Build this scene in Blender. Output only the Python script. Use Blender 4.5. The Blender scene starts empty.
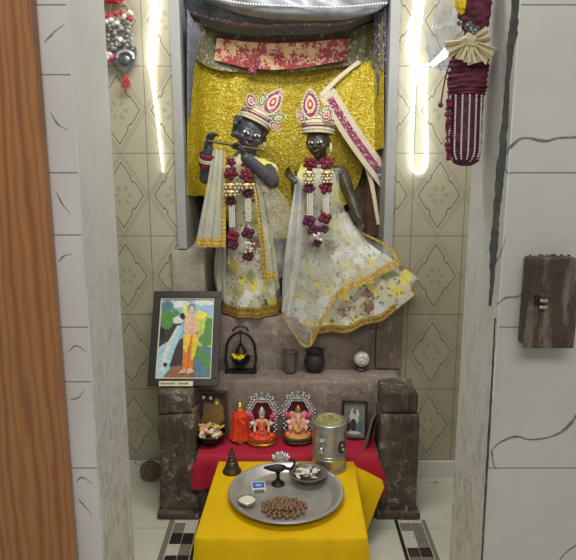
import bpy, bmesh, math, random
from math import sin, cos, pi, radians, tan, atan, sqrt
from mathutils import Vector, Matrix, Euler, noise as mnoise
random.seed(7)
C = bpy.context.scene.collection
V = Vector
# ------------------------------------------------------------------ camera measurements
PITCH = radians(11.5); FOC = 620.0; CAMH = 1.36
cp, sp = cos(PITCH), sin(PITCH)
def _dir(px, py):
    s, t = (px-288)/FOC, (280-py)/FOC
    return V((s, cp+t*sp, -sp+t*cp))
def P(px, py, Y):
    d = _dir(px, py); k = Y/d.y
    return V((d.x*k, Y, CAMH+d.z*k))
def PZ(px, py, z):
    d = _dir(px, py); k = (z-CAMH)/d.z
    return V((d.x*k, d.y*k, z))
def rgb(r, g, b):
    f = lambda c: (c/255/12.92) if c/255 <= .04045 else ((c/255+.055)/1.055)**2.4
    return (f(r), f(g), f(b), 1)

# ------------------------------------------------------------------ materials
class NT:
    def __init__(s, name):
        s.m = bpy.data.materials.new(name); s.m.use_nodes = True
        s.t = s.m.node_tree; s.b = s.t.nodes['Principled BSDF']; s.out = s.t.nodes['Material Output']
    def n(s, typ, **kw):
        o = s.t.nodes.new(typ)
        for k, v in kw.items(): setattr(o, k, v)
        return o
    def put(s, sock, v):
        if isinstance(v, bpy.types.NodeSocket): s.t.links.new(v, sock)
        else: sock.default_value = v
    def math(s, op, a, b=0.0, c=0.0):
        o = s.n('ShaderNodeMath', operation=op); s.put(o.inputs[0], a); s.put(o.inputs[1], b); s.put(o.inputs[2], c)
        return o.outputs[0]
    def mix(s, f, a, b, mode='MIX'):
        o = s.n('ShaderNodeMix', data_type='RGBA', blend_type=mode); s.put(o.inputs[0], f); s.put(o.inputs[6], a); s.put(o.inputs[7], b)
        return o.outputs[2]
    def coord(s, kind='Object'): return s.n('ShaderNodeTexCoord').outputs[kind]
    def mapped(s, vec, scale=(1,1,1), loc=(0,0,0), rot=(0,0,0)):
        o = s.n('ShaderNodeMapping'); s.put(o.inputs[0], vec); o.inputs[1].default_value = loc; o.inputs[2].default_value = rot; o.inputs[3].default_value = scale
        return o.outputs[0]
    def noise(s, vec, scale, detail=4, rough=.55, dist=0):
        o = s.n('ShaderNodeTexNoise'); s.put(o.inputs['Vector'], vec); o.inputs['Scale'].default_value = scale
        o.inputs['Detail'].default_value = detail; o.inputs['Roughness'].default_value = rough; o.inputs['Distortion'].default_value = dist
        return o.outputs[0]
    def voro(s, vec, scale, out='Distance', feature='F1', rnd=1):
        o = s.n('ShaderNodeTexVoronoi', feature=feature); s.put(o.inputs['Vector'], vec); o.inputs['Scale'].default_value = scale
        o.inputs['Randomness'].default_value = rnd
        return o.outputs[out]
    def ramp(s, f, stops, interp='LINEAR'):
        o = s.n('ShaderNodeValToRGB'); s.put(o.inputs[0], f); e = o.color_ramp.elements; o.color_ramp.interpolation = interp
        while len(e) < len(stops): e.new(0.5)
        for i, (p, c) in enumerate(stops):
            e[i].position = p; e[i].color = c if len(c) == 4 else (*c, 1)
        return o.outputs[0]
    def xyz(s, vec):
        o = s.n('ShaderNodeSeparateXYZ'); s.put(o.inputs[0], vec); return o.outputs
    def bump(s, h, strength=.3, dist=.01):
        o = s.n('ShaderNodeBump'); o.inputs['Strength'].default_value = strength; o.inputs['Distance'].default_value = dist
        s.put(o.inputs['Height'], h); s.t.links.new(o.outputs[0], s.b.inputs['Normal'])
    def fin(s, col=None, rough=.6, metal=0, spec=None):
        if col is not None: s.put(s.b.inputs['Base Color'], col)
        s.put(s.b.inputs['Roughness'], rough); s.put(s.b.inputs['Metallic'], metal)
        if spec is not None: s.b.inputs['Specular IOR Level'].default_value = spec
        return s.m
def plain(name, c, rough=.6, metal=0, var=.25, scale=40, bump=0, coat=0):
    k = NT(name); v = k.coord(); f = k.noise(v, scale, 4)
    d = tuple(x*(1-var) for x in c[:3])+(1,); u = tuple(min(1, x*(1+var)) for x in c[:3])+(1,)
    col = k.ramp(f, [(.3, d), (.7, u)])
    if bump: k.bump(f, bump, .004)
    if coat: k.b.inputs['Coat Weight'].default_value = coat
    return k.fin(col, rough, metal)
def glow(name, c, strength):
    k = NT(name); k.b.inputs['Emission Color'].default_value = c; k.b.inputs['Emission Strength'].default_value = strength
    return k.fin(c, .4)
def gauze(name, c, alpha, scale=90, hi=None):
    k = NT(name); uv = k.coord('Object')
    f = k.noise(k.mapped(uv, (1, 1, .25)), scale, 3); g = k.noise(uv, 9, 3)
    a = k.math('ADD', k.math('MULTIPLY', f, .25), k.math('MULTIPLY', g, .5)); a = k.math('MULTIPLY_ADD', a, 1.1, alpha-.42)
    k.put(k.b.inputs['Alpha'], k.math('MINIMUM', k.math('MAXIMUM', a, .08), .95))
    return k.fin(c, .75)

def tile_mat():
    k = NT('diamond wall tile'); v = k.coord(); x, y, z = k.xyz(v)
    W, H, X0, Z0 = .2068, .322, .4885, .074
    fx = k.math('FRACT', k.math('DIVIDE', k.math('SUBTRACT', x, X0-20*W), W)); fz = k.math('FRACT', k.math('DIVIDE', k.math('SUBTRACT', z, Z0-10*H), H))
    u = k.math('SUBTRACT', fx, .5); w = k.math('SUBTRACT', fz, .5)
    a = k.math('MULTIPLY', k.math('ABSOLUTE', u), 2); b = k.math('MULTIPLY', k.math('ABSOLUTE', w), 2)
    s = k.math('ADD', a, b); dab = k.math('ABSOLUTE', k.math('SUBTRACT', a, b))
    big = k.noise(v, 2.2, 4); fine = k.noise(v, 60, 3)
    base = k.ramp(big, [(.3, rgb(164, 158, 134)), (.7, rgb(186, 181, 158))])
    band = k.math('LESS_THAN', k.math('ABSOLUTE', k.math('SUBTRACT', s, .985)), .075)
    col = k.mix(k.math('MULTIPLY', band, k.math('MULTIPLY_ADD', fine, .5, .25)), base, rgb(138, 134, 118))
    band2 = k.math('LESS_THAN', k.math('ABSOLUTE', k.math('SUBTRACT', s, .985)), .028)
    col = k.mix(k.math('MULTIPLY', band2, .25), col, rgb(200, 196, 180))
    s0 = k.math('SUBTRACT', .79, k.math('MULTIPLY', k.math('LESS_THAN', dab, .11), .075))
    line = k.math('LESS_THAN', k.math('ABSOLUTE', k.math('SUBTRACT', s, s0)), .0185)
    st1 = k.math('MULTIPLY', k.math('LESS_THAN', k.math('ABSOLUTE', k.math('SUBTRACT', dab, .115)), .018), k.math('LESS_THAN', k.math('ABSOLUTE', k.math('SUBTRACT', s, .752)), .045))
    line = k.math('MAXIMUM', line, st1)
    col = k.mix(k.math('MULTIPLY', line, .85), col, rgb(58, 48, 36))
    r = k.math('SQRT', k.math('ADD', k.math('MULTIPLY', u, u), k.math('MULTIPLY', k.math('MULTIPLY', w, w), 2.4)))
    th = k.math('ARCTAN2', k.math('MULTIPLY', w, 1.55), u)
    pet = k.math('MULTIPLY', k.math('LESS_THAN', k.math('ABSOLUTE', k.math('SUBTRACT', r, .135)), .05), k.math('GREATER_THAN', k.math('COSINE', k.math('MULTIPLY', th, 6)), .1))
    col = k.mix(k.math('MULTIPLY', k.math('MULTIPLY', pet, fine), .7), col, rgb(120, 115, 100))
    g = k.math('MAXIMUM', k.math('GREATER_THAN', k.math('ABSOLUTE', u), .492), k.math('GREATER_THAN', k.math('ABSOLUTE', w), .4945))
    col = k.mix(k.math('MULTIPLY', g, .75), col, rgb(98, 92, 78))
    dirt = k.ramp(k.noise(v, 14, 6, .7), [(.62, (0,0,0)), (.8, (1,1,1))])
    col = k.mix(k.math('MULTIPLY', dirt, .3), col, rgb(105, 95, 75))
    k.bump(k.math('SUBTRACT', 1, g), .4, .002)
    return k.fin(col, .32)
def marble_mat(name, lo, hi, seams=(), off=0.0, rough=.3, veins=.75):
    k = NT(name); v = k.coord(); x, y, z = k.xyz(v)
    f = k.noise(v, 3, 5); col = k.ramp(f, [(.3, lo), (.7, hi)])
    n1 = k.noise(k.mapped(v, (1, 1, 1.6), (off, off, off)), 3.6, 3, .5, .5)
    vein = k.math('LESS_THAN', k.math('ABSOLUTE', k.math('SUBTRACT', n1, .5)), .003)
    msk = k.math('GREATER_THAN', k.noise(k.mapped(v, (1,1,1), (off+3, 0, 1)), 3.5, 1), .62)
    col = k.mix(k.math('MULTIPLY', k.math('MULTIPLY', vein, msk), veins), col, rgb(92, 90, 84))
    sm = k.ramp(k.noise(v, 8, 5, .65, .4), [(.6, (0,0,0)), (.78, (1,1,1))])
    col = k.mix(k.math('MULTIPLY', sm, .16), col, rgb(110, 108, 104))
    for ax, p in seams:
        g = k.math('LESS_THAN', k.math('ABSOLUTE', k.math('SUBTRACT', {'x': x, 'y': y, 'z': z}[ax], p)), .0013)
        col = k.mix(k.math('MULTIPLY', g, .7), col, rgb(80, 76, 70))
    return k.fin(col, rough)
def stone_mat(name, cols, flake=.6, streak=.5):
    k = NT(name); v = k.coord()
    f = k.noise(v, 5, 8, .65); col = k.ramp(f, [(.28, cols[0]), (.5, cols[1]), (.74, cols[2])])
    st = k.noise(k.mapped(v, (9, 9, 1.6)), 5, 5, .6)
    col = k.mix(k.math('MULTIPLY', k.ramp(st, [(.48, (0,0,0)), (.64, (1,1,1))]), streak), col, rgb(158, 148, 134))
    fl = k.ramp(k.noise(v, 30, 8, .75), [(.54, (0,0,0)), (.64, (1,1,1))])
    wh = k.ramp(k.noise(v, 5.5, 4), [(.42, (0,0,0)), (.6, (1,1,1))])
    col = k.mix(k.math('MULTIPLY', k.math('MULTIPLY', fl, wh), flake), col, rgb(198, 192, 180))
    dk = k.ramp(k.noise(v, 17, 6, .7), [(.6, (0,0,0)), (.75, (1,1,1))])
    col = k.mix(k.math('MULTIPLY', dk, .5), col, rgb(45, 38, 33))
    k.bump(k.noise(v, 30, 8, .7), .6, .012)
    return k.fin(col, .72)
def sequin(name, lo, mid, hi, scale=130):
    k = NT(name); v = k.coord()
    c = k.voro(v, scale, 'Color'); r = k.xyz(c)[0]
    col = k.ramp(r, [(.0, lo), (.45, mid), (.8, mid), (1.0, hi)])
    f = k.noise(v, 4, 3); col = k.mix(k.math('MULTIPLY', f, .35), col, lo)
    k.bump(k.voro(v, scale), .8, .004)
    return k.fin(col, .45, .1)
def floral(name, base, scale=24):
    k = NT(name); v = k.coord()
    w = k.noise(v, 9, 2); vv = k.n('ShaderNodeVectorMath', operation='ADD')
    k.put(vv.inputs[0], v); nz = k.n('ShaderNodeTexNoise'); k.put(nz.inputs['Vector'], v); nz.inputs['Scale'].default_value = 38; nz.inputs['Detail'].default_value = 3
    k.put(vv.inputs[1], k.mix(.05, (0,0,0,1), nz.outputs[1]))
    vec = k.n('ShaderNodeVectorMath', operation='MULTIPLY'); k.put(vec.inputs[0], vv.outputs[0]); vec.inputs[1].default_value = (1, .4, 1)
    vec = vec.outputs[0]
    d = k.voro(vec, scale); c = k.voro(vec, scale, 'Color'); r = k.xyz(c)
    pal = k.ramp(r[0], [(0, rgb(222, 205, 50)), (.22, rgb(236, 235, 225)), (.45, rgb(150, 160, 90)), (.6, rgb(205, 210, 215)), (.76, rgb(228, 212, 60)), (.9, rgb(110, 50, 60))], 'CONSTANT')
    m = k.math('MINIMUM', k.math('MAXIMUM', k.math('MULTIPLY', k.math('SUBTRACT', k.math('MULTIPLY_ADD', k.noise(v, 60, 3), .8, .25), d), 4), 0), 1)
    col = k.mix(k.math('MULTIPLY', m, .8), base, pal)
    d2 = k.voro(vec, scale*3.1); c2 = k.xyz(k.voro(vec, scale*3.1, 'Color'))[0]
    p2 = k.ramp(c2, [(0, rgb(70, 95, 60)), (.35, rgb(120, 40, 55)), (.5, rgb(70, 62, 75)), (.68, rgb(225, 205, 90))], 'CONSTANT')
    m2 = k.math('MULTIPLY', k.math('LESS_THAN', d2, .3), k.math('GREATER_THAN', k.noise(v, 13, 3), .42))
    col = k.mix(k.math('MULTIPLY', m2, .8), col, p2)
    return k.fin(col, .7)
def wood_mat():
    k = NT('wood laminate'); v = k.coord()
    w = k.n('ShaderNodeTexWave', wave_type='BANDS', bands_direction='X'); k.put(w.inputs['Vector'], k.mapped(v, (1, 1, .16)))
    w.inputs['Scale'].default_value = 9; w.inputs['Distortion'].default_value = 6; w.inputs['Detail'].default_value = 4; w.inputs['Detail Scale'].default_value = 1.4; w.inputs['Detail Roughness'].default_value = .55
    g = k.noise(k.mapped(v, (60, 60, 1.6)), 3, 4)
    col = k.ramp(w.outputs[1], [(0, rgb(140, 92, 52)), (.25, rgb(168, 116, 68)), (.75, rgb(178, 124, 72)), (1, rgb(154, 104, 60))])
    col = k.mix(k.math('MULTIPLY', g, .45), col, rgb(140, 92, 54))
    k.bump(g, .12, .002)
    return k.fin(col, .38)
def plaster_mat(name, c, dirt=.5, streak=1.0):
    k = NT(name); v = k.coord()
    col = k.ramp(k.noise(v, 5, 5), [(.3, tuple(x*.88 for x in c[:3])), (.7, c)])
    sc = k.ramp(k.noise(k.mapped(v, (10, 10, 4.6)), 3.0, 10, .78, 1.4), [(.46, (0,0,0)), (.66, (1,1,1))])
    zz = k.xyz(v)[2]; low = k.math('MULTIPLY_ADD', zz, -1.1*streak, 1.65); low = k.math('MINIMUM', k.math('MAXIMUM', low, .06), 1)
    col = k.mix(k.math('MULTIPLY', k.math('MULTIPLY', sc, low), dirt), col, rgb(92, 92, 84))
    sp_ = k.ramp(k.noise(v, 38, 6, .7), [(.66, (0,0,0)), (.72, (1,1,1))])
    col = k.mix(k.math('MULTIPLY', sp_, .4), col, rgb(110, 105, 95))
    k.bump(k.noise(v, 25, 6), .25, .004)
    return k.fin(col, .5)

M = {}
M['tile'] = tile_mat()
M['marble_r'] = marble_mat('white marble tile', rgb(188, 185, 178), rgb(204, 201, 193), [('z', 1.607), ('z', 1.327), ('z', 1.042), ('z', .755)], 1.7, .3, 0)
M['marble_l'] = marble_mat('white marble strip', rgb(200, 197, 194), rgb(216, 213, 210), [('z', 1.607), ('z', 1.494), ('z', 1.327), ('z', 1.2156), ('z', 1.042), ('z', .934), ('z', .755)], 5.2, .3, 0)
M['floor'] = marble_mat('white marble floor', rgb(200, 200, 182), rgb(216, 217, 202), [('x', -.9), ('y', 2.07)], 8)
M['skirt'] = marble_mat('white skirting', rgb(215, 215, 208), rgb(225, 225, 218), [], 3)
M['vein'] = plain('grey vein', rgb(118, 114, 108), .5, 0, .25, 60)
M['gap'] = plain('broken grout', rgb(70, 72, 68), .9, 0, .4, 50, .6)
M['jamb'] = plaster_mat('worn white paint', rgb(214, 214, 210), .62)
M['grey_trim'] = plaster_mat('grey painted edge', rgb(168, 170, 168), .5)
M['ceil'] = plain('ceiling paint', rgb(200, 200, 195), .8)
M['dark_niche'] = plain('dark niche plaster', rgb(78, 76, 78), .9, 0, .3, 10)
M['wood'] = wood_mat()
M['stone'] = stone_mat('dark worn stone', (rgb(48, 40, 34), rgb(80, 68, 58), rgb(120, 108, 96)), .9, .22)
M['stone_pink'] = stone_mat('pinkish stone', (rgb(96, 82, 74), rgb(136, 120, 110), rgb(170, 156, 146)), .65)
M['stone_pale'] = stone_mat('pale stone', (rgb(148, 142, 128), rgb(176, 170, 156), rgb(194, 188, 174)), .3)
M['gold_cloth'] = sequin('gold sequin cloth', rgb(158, 136, 14), rgb(206, 182, 26), rgb(246, 236, 130))
M['net'] = sequin('olive beaded net', rgb(118, 116, 84), rgb(140, 138, 104), rgb(215, 215, 200), 90)
def brocade():
    k = NT('red gold brocade'); v = k.coord()
    x, y, z = k.xyz(v)
    f = k.noise(v, 75, 3, .6, .8); g = k.voro(k.mapped(v, (1, .2, 1)), 17)
    m = k.math('GREATER_THAN', k.math('ADD', k.math('MULTIPLY', f, .9), k.math('MULTIPLY', g, -.35)), .285)
    big = k.math('LESS_THAN', g, .27)
    col = k.mix(m, rgb(164, 56, 62), rgb(222, 178, 146)); col = k.mix(k.math('MULTIPLY', k.math('MULTIPLY', big, f), 1.1), col, rgb(225, 205, 115))
    return k.fin(col, .55, .1)
M['brocade'] = brocade()
M['satin'] = plain('grey satin', rgb(140, 144, 152), .35, .1, .3, 20)
M['satin_dark'] = plain('dark grey net cloth', rgb(96, 98, 108), .6, 0, .4, 60)
M['satin_light'] = plain('pale silver cloth', rgb(178, 184, 192), .32, .15, .2, 50)
M['pink_trim'] = sequin('pink sequin trim', rgb(120, 100, 112), rgb(160, 120, 135), rgb(225, 215, 220), 120)
M['purple_bead'] = sequin('purple beaded trim', rgb(78, 70, 96), rgb(104, 94, 120), rgb(220, 215, 225), 150)
M['brown_curtain'] = plain('brown curtain', rgb(112, 88, 72), .8, 0, .35, 18)
M['ivory'] = plain('ivory lace', rgb(214, 200, 172), .7, 0, .18, 160, .4)
M['maroon_pattern'] = sequin('maroon patterned band', rgb(120, 36, 74), rgb(160, 70, 112), rgb(250, 235, 225), 210)
M['black_stone'] = plain('polished black stone', rgb(74, 74, 80), .3, 0, .25, 30)
M['black_stone2'] = plain('oiled dark stone', rgb(72, 66, 50), .26, 0, .4, 18)
M['eye_white'] = plain('enamel white', rgb(225, 228, 230), .25, 0, .05)
M['pupil'] = plain('black pupil', rgb(15, 15, 18), .25)
M['lips'] = plain('red lips', rgb(130, 50, 50), .5)
M['floral'] = floral('floral skirt fabric', rgb(192, 188, 168), 21)
M['tunic'] = floral('pale yellow tunic', rgb(206, 202, 170), 10)
M['yellow_blouse'] = plain('yellow blouse', rgb(214, 200, 90), .6, 0, .25, 30)
def gold_border():
    k = NT('gold zari border'); v = k.coord('UV'); u, w, _ = k.xyz(v)
    s = k.math('SINE', k.math('MULTIPLY', w, 190)); o = k.noise(k.coord(), 120, 2)
    col = k.ramp(k.math('ADD', k.math('MULTIPLY', s, .10), k.math('MULTIPLY', o, 1)), [(.3, rgb(176, 136, 52)), (.5, rgb(214, 178, 82)), (.72, rgb(236, 214, 136))])
    k.bump(o, .5, .003)
    return k.fin(col, .42, .3)
M['zari'] = gold_border()
M['veil'] = gauze('white tulle', rgb(224, 226, 218), .15)
M['veil2'] = gauze('pale silver tulle', rgb(214, 214, 196), .52)
M['veil3'] = gauze('dense tulle', rgb(228, 230, 224), .30)
M['pearl'] = plain('pearl', rgb(226, 222, 212), .25, 0, .06)
M['rose'] = plain('dark red rose', rgb(112, 26, 48), .7, 0, .6, 110, .6)
M['rose_purple'] = plain('plum flower', rgb(84, 28, 54), .7, 0, .45, 70, .6)
M['gold'] = plain('gold', rgb(206, 170, 80), .32, .8, .2, 60)
M['bronze'] = plain('old bronze', rgb(92, 80, 62), .42, .7, .3, 40)
M['silver'] = plain('silver', rgb(215, 215, 215), .25, .55, .12, 60)
M['steel'] = plain('brushed steel', rgb(190, 186, 178), .3, .8, .12, 30)
M['tray'] = plain('worn aluminium tray', rgb(196, 193, 188), .4, .62, .16, 16)
M['dark_steel'] = plain('dull grey steel', rgb(132, 126, 118), .4, .5, .2, 30)
M['iron'] = plain('black iron', rgb(40, 38, 38), .5, .4, .3, 50)
M['black_clay'] = plain('black pot', rgb(48, 44, 46), .55, 0, .25, 40)
M['frame_black'] = plain('black frame', rgb(44, 38, 34), .35, 0, .2, 40)
M['frame_maroon'] = plain('maroon frame', rgb(88, 58, 52), .5, 0, .25, 40)
M['cream_line'] = plain('cream fillet', rgb(228, 220, 186), .5, 0, .08)
def yellow():
    k = NT('yellow cloth'); v = k.coord()
    col = k.ramp(k.noise(v, 6, 4), [(.3, rgb(224, 178, 8)), (.7, rgb(238, 196, 14))])
    sp_ = k.ramp(k.noise(v, 24, 5, .7), [(.70, (0,0,0)), (.74, (1,1,1))])
    col = k.mix(k.math('MULTIPLY', sp_, .35), col, rgb(130, 98, 20))
    k.bump(k.noise(v, 260, 2), .15, .001)
    return k.fin(col, .8, 0, .2)
M['yellow'] = yellow()
M['red'] = plain('red cloth', rgb(176, 22, 54), .75, 0, .22, 14)
M['orange'] = plain('orange cloth', rgb(250, 74, 30), .65, 0, .2, 50)
M['hotpink'] = plain('pink flower', rgb(226, 48, 128), .7, 0, .25, 90, .6)
M['skin'] = plain('painted skin', rgb(232, 178, 148), .4, 0, .1)
M['skin_pink'] = plain('painted pink skin', rgb(236, 172, 164), .4, 0, .12, 60)
M['redpaint'] = plain('vermilion paint', rgb(236, 66, 36), .5, 0, .25, 60)
M['darkred'] = plain('dark red velvet', rgb(92, 20, 34), .7, 0, .2)
M['green'] = plain('green paint', rgb(74, 118, 44), .5, 0, .3, 60)
M['whiteflower'] = plain('white petals', rgb(232, 224, 206), .7, 0, .1, 40)
M['orangeflower'] = plain('pale orange petals', rgb(224, 158, 98), .7, 0, .25, 50)
M['marigold'] = plain('yellow marigold', rgb(232, 202, 44), .75, 0, .3, 160, .6)
M['bead'] = plain('rudraksha bead', rgb(140, 110, 82), .55, 0, .5, 160, .9)
M['blue'] = plain('blue label', rgb(40, 100, 190), .5, 0, .12)
M['paper'] = plain('white card', rgb(224, 226, 226), .6, 0, .05)
M['shell'] = plain('white shell', rgb(226, 220, 204), .35, 0, .1, 30)
M['rust'] = stone_mat('rusty brown metal', (rgb(48, 37, 29), rgb(66, 51, 40), rgb(80, 62, 48)), .08)
M['rust'].node_tree.nodes['Principled BSDF'].inputs['Roughness'].default_value = .45
M['chrome'] = plain('chrome', rgb(215, 215, 212), .2, 1, .05)
M['cane'] = plain('brown cane', rgb(112, 92, 68), .7, 0, .3, 80)
M['cream_cloth'] = plain('cream bow cloth', rgb(206, 196, 160), .8, 0, .15, 30)
M['maroon_cloth'] = plain('maroon velvet', rgb(96, 36, 54), .75, 0, .4, 45, .5)
M['grey_pom'] = plain('grey beads', rgb(150, 152, 150), .4, .3, .35, 80)
M['red_bead'] = plain('red beads', rgb(184, 60, 66), .5, 0, .25)
M['pewter'] = plain('pewter', rgb(128, 132, 136), .35, .8, .25, 60)
M['lime'] = sequin('pierced brass lid', rgb(90, 84, 40), rgb(196, 194, 110), rgb(228, 226, 150), 170)
M['led'] = glow('white led tube', (.93, .97, 1, 1), 8)
M['led_warm'] = glow('warm white led tube', (1, .98, .86, 1), 5)
M['bagfilm'] = gauze('clear plastic film', rgb(190, 200, 225), .20, 30)
M['bagfilm'].node_tree.nodes['Principled BSDF'].inputs['Roughness'].default_value = .12
for nm, c in dict(a_sky=(150,190,215), a_water=(176,212,224), a_rock=(66,56,54), a_green=(86,142,72), a_lime=(190,206,92), a_blue=(88,124,140), a_orange=(226,126,44), a_yellow=(238,204,52), a_skin=(226,184,150), a_halo=(240,220,90), a_dark=(40,34,34), a_earth=(150,108,78), a_brass=(142,116,62), a_grey=(128,130,124), a_white=(220,222,214)).items():
    M[nm] = plain('print '+nm[2:], rgb(*c), .35, 0, .22, 70)

# ------------------------------------------------------------------ mesh helpers
ROOT = {}
def link(o, parent=None, base=None):
    C.objects.link(o)
    if parent is not None:
        o.parent = parent; ROOT[o.name] = ROOT.get(parent.name, V((0,0,0)))
    else: ROOT[o.name] = base if base is not None else V((0,0,0))
def thing(name, label, cat, loc, group=None):
    o = bpy.data.objects.new(name, None); o.empty_display_size = .02; o.location = loc
    link(o, None, V(loc)); o['label'] = label; o['category'] = cat
    if group: o['group'] = group
    return o
def finish_mesh(name, bm, mats, smooth=True):
    me = bpy.data.meshes.new(name); bmesh.ops.recalc_face_normals(bm, faces=bm.faces[:]) if getattr(bm, '_rc', True) is True else None
    bm.to_mesh(me); bm.free()
    for m in (mats if isinstance(mats, (list, tuple)) else [mats]): me.materials.append(m)
    if smooth:
        for p in me.polygons: p.use_smooth = True
    return me
def part(name, bm, mats, parent, smooth=True, label=None):
    me = finish_mesh(name, bm, mats, smooth) if isinstance(bm, bmesh.types.BMesh) else bm
    o = bpy.data.objects.new(name, me); link(o, parent)
    me.transform(Matrix.Translation(-ROOT[o.name]))
    if smooth: autosm(o)
    if label: o['label'] = label
    return o
def solo(name, bm, mats, label, cat, base, smooth=True, group=None):
    me = finish_mesh(name, bm, mats, smooth) if isinstance(bm, bmesh.types.BMesh) else bm
    o = bpy.data.objects.new(name, me); link(o, None, V(base)); o.location = base
    me.transform(Matrix.Translation(-V(base))); o['label'] = label; o['category'] = cat
    if group: o['group'] = group
    if smooth: autosm(o)
    return o
def struct(name, bm, mats, parent=None, smooth=False):
    me = finish_mesh(name, bm, mats, smooth)
    o = bpy.data.objects.new(name, me); link(o, parent)
    if parent is None: o['kind'] = 'structure'
    return o
def autosm(o):
    me = o.data
    try: me.set_sharp_from_angle(angle=radians(42))
    except Exception: pass
def copy_tree(src, loc, label=None):
    r = src.copy(); C.objects.link(r); r.location = loc
    if label: r['label'] = label
    for ch in list(src.children):
        c = ch.copy(); C.objects.link(c); c.parent = r
        for g in list(ch.children):
            d = g.copy(); C.objects.link(d); d.parent = c
    return r
def B(): return bmesh.new()
def box(bm, c, s, mat4=None, bevel=0, mi=0, seg=2):
    r = bmesh.ops.create_cube(bm, size=1); vs = r['verts']
    bmesh.ops.scale(bm, vec=V(s), verts=vs)
    fs = list({f for v in vs for f in v.link_faces})
    if bevel:
        es = list({e for v in vs for e in v.link_edges})
        q = bmesh.ops.bevel(bm, geom=es, offset=bevel, segments=seg, affect='EDGES', profile=.5)
        vs = list({v for f in q['faces'] for v in f.verts} | {v for v in vs if v.is_valid}); fs = list({f for v in vs for f in v.link_faces})
    T = Matrix.Translation(V(c))
    if mat4 is not None: T = mat4 @ T
    bmesh.ops.transform(bm, matrix=T, verts=vs)
    for f in fs: f.material_index = mi
    return vs
def bx(bm, lo, hi, bevel=0, mi=0):
    lo, hi = V(lo), V(hi); return box(bm, (lo+hi)/2, hi-lo, None, bevel, mi)
ICO = {}
def ball(bm, c, r, mat4=None, sub=2, mi=0):
    if sub not in ICO:
        tb = bmesh.new(); bmesh.ops.create_icosphere(tb, subdivisions=sub, radius=1); tb.verts.index_update()
        ICO[sub] = ([v.co.copy() for v in tb.verts], [[v.index for v in f.verts] for f in tb.faces]); tb.free()
    r = (r, r, r) if isinstance(r, (int, float)) else r
    T = Matrix.Translation(V(c)) @ (mat4 if mat4 is not None else Matrix.Identity(4)) @ Matrix.Diagonal((*r, 1))
    vs = [bm.verts.new(T @ p) for p in ICO[sub][0]]
    for q in ICO[sub][1]: bm.faces.new([vs[i] for i in q]).material_index = mi
    return vs
def lumpy(bm, c, r, amp=.25, freq=2.2, sub=3, mi=0, seed=None):
    vs = ball(bm, (0,0,0), 1, None, sub, mi); s = V((random.random()*20,)*3) if seed is None else V((seed,)*3)
    r = (r, r, r) if isinstance(r, (int, float)) else r
    for v in vs:
        k = 1+amp*mnoise.noise(v.co*freq+s)*1.6; v.co = V((v.co.x*r[0]*k, v.co.y*r[1]*k, v.co.z*r[2]*k))+V(c)
def rose(bm, c, r, mi=0):
    # a flower head: petals as folded cups around a core
    lumpy(bm, c, r*.72, .2, 3, 2, mi); c = V(c)
    for ring, (n, el) in enumerate(((6, .1), (6, .75), (4, 1.2))):
        for i in range(n):
            a = 2*pi*(i+.5*ring)/n+random.uniform(-.2, .2)
            d = V((cos(a)*cos(el), -sin(el), sin(a)*cos(el)))
            q = d.to_track_quat('Z', 'Y').to_matrix().to_4x4()
            ball(bm, c+d*r*.62, (r*.48, r*.42, r*.2), q @ Matrix.Rotation(random.uniform(-.5, .5), 4, 'X'), 1, mi)
def lathe(bm, prof, c=(0,0,0), seg=32, mat4=None, mi=0, sx=1, sy=1):
    T = Matrix.Translation(V(c))
    if mat4 is not None: T = T @ mat4
    rings = []
    for r, z in prof:
        if r < 1e-6: rings.append([bm.verts.new(T @ V((0, 0, z)))])
        else: rings.append([bm.verts.new(T @ V((r*sx*cos(2*pi*i/seg), r*sy*sin(2*pi*i/seg), z))) for i in range(seg)])
    for a, b in zip(rings, rings[1:]):
        for i in range(seg):
            j = (i+1) % seg
            if len(a) == 1 and len(b) == 1: continue
            if len(a) == 1: f = bm.faces.new((a[0], b[j], b[i]))
            elif len(b) == 1: f = bm.faces.new((a[i], a[j], b[0]))
            else: f = bm.faces.new((a[i], a[j], b[j], b[i]))
            f.material_index = mi
def cr(pts, n):
    pts = [V(p) for p in pts]
    if len(pts) == 2: return [pts[0].lerp(pts[1], i/(n-1)) for i in range(n)]
    out = []
    for i in range(n):
        t = i/(n-1)*(len(pts)-1); k = min(int(t), len(pts)-2); t -= k
        p0 = pts[k-1] if k > 0 else pts[0]*2-pts[1]; p1, p2 = pts[k], pts[k+1]; p3 = pts[k+2] if k+2 < len(pts) else pts[-1]*2-pts[-2]
        out.append(.5*((2*p1)+(p2-p0)*t+(2*p0-5*p1+4*p2-p3)*t*t+(3*p1-p0-3*p2+p3)*t**3))
    return out
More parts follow.
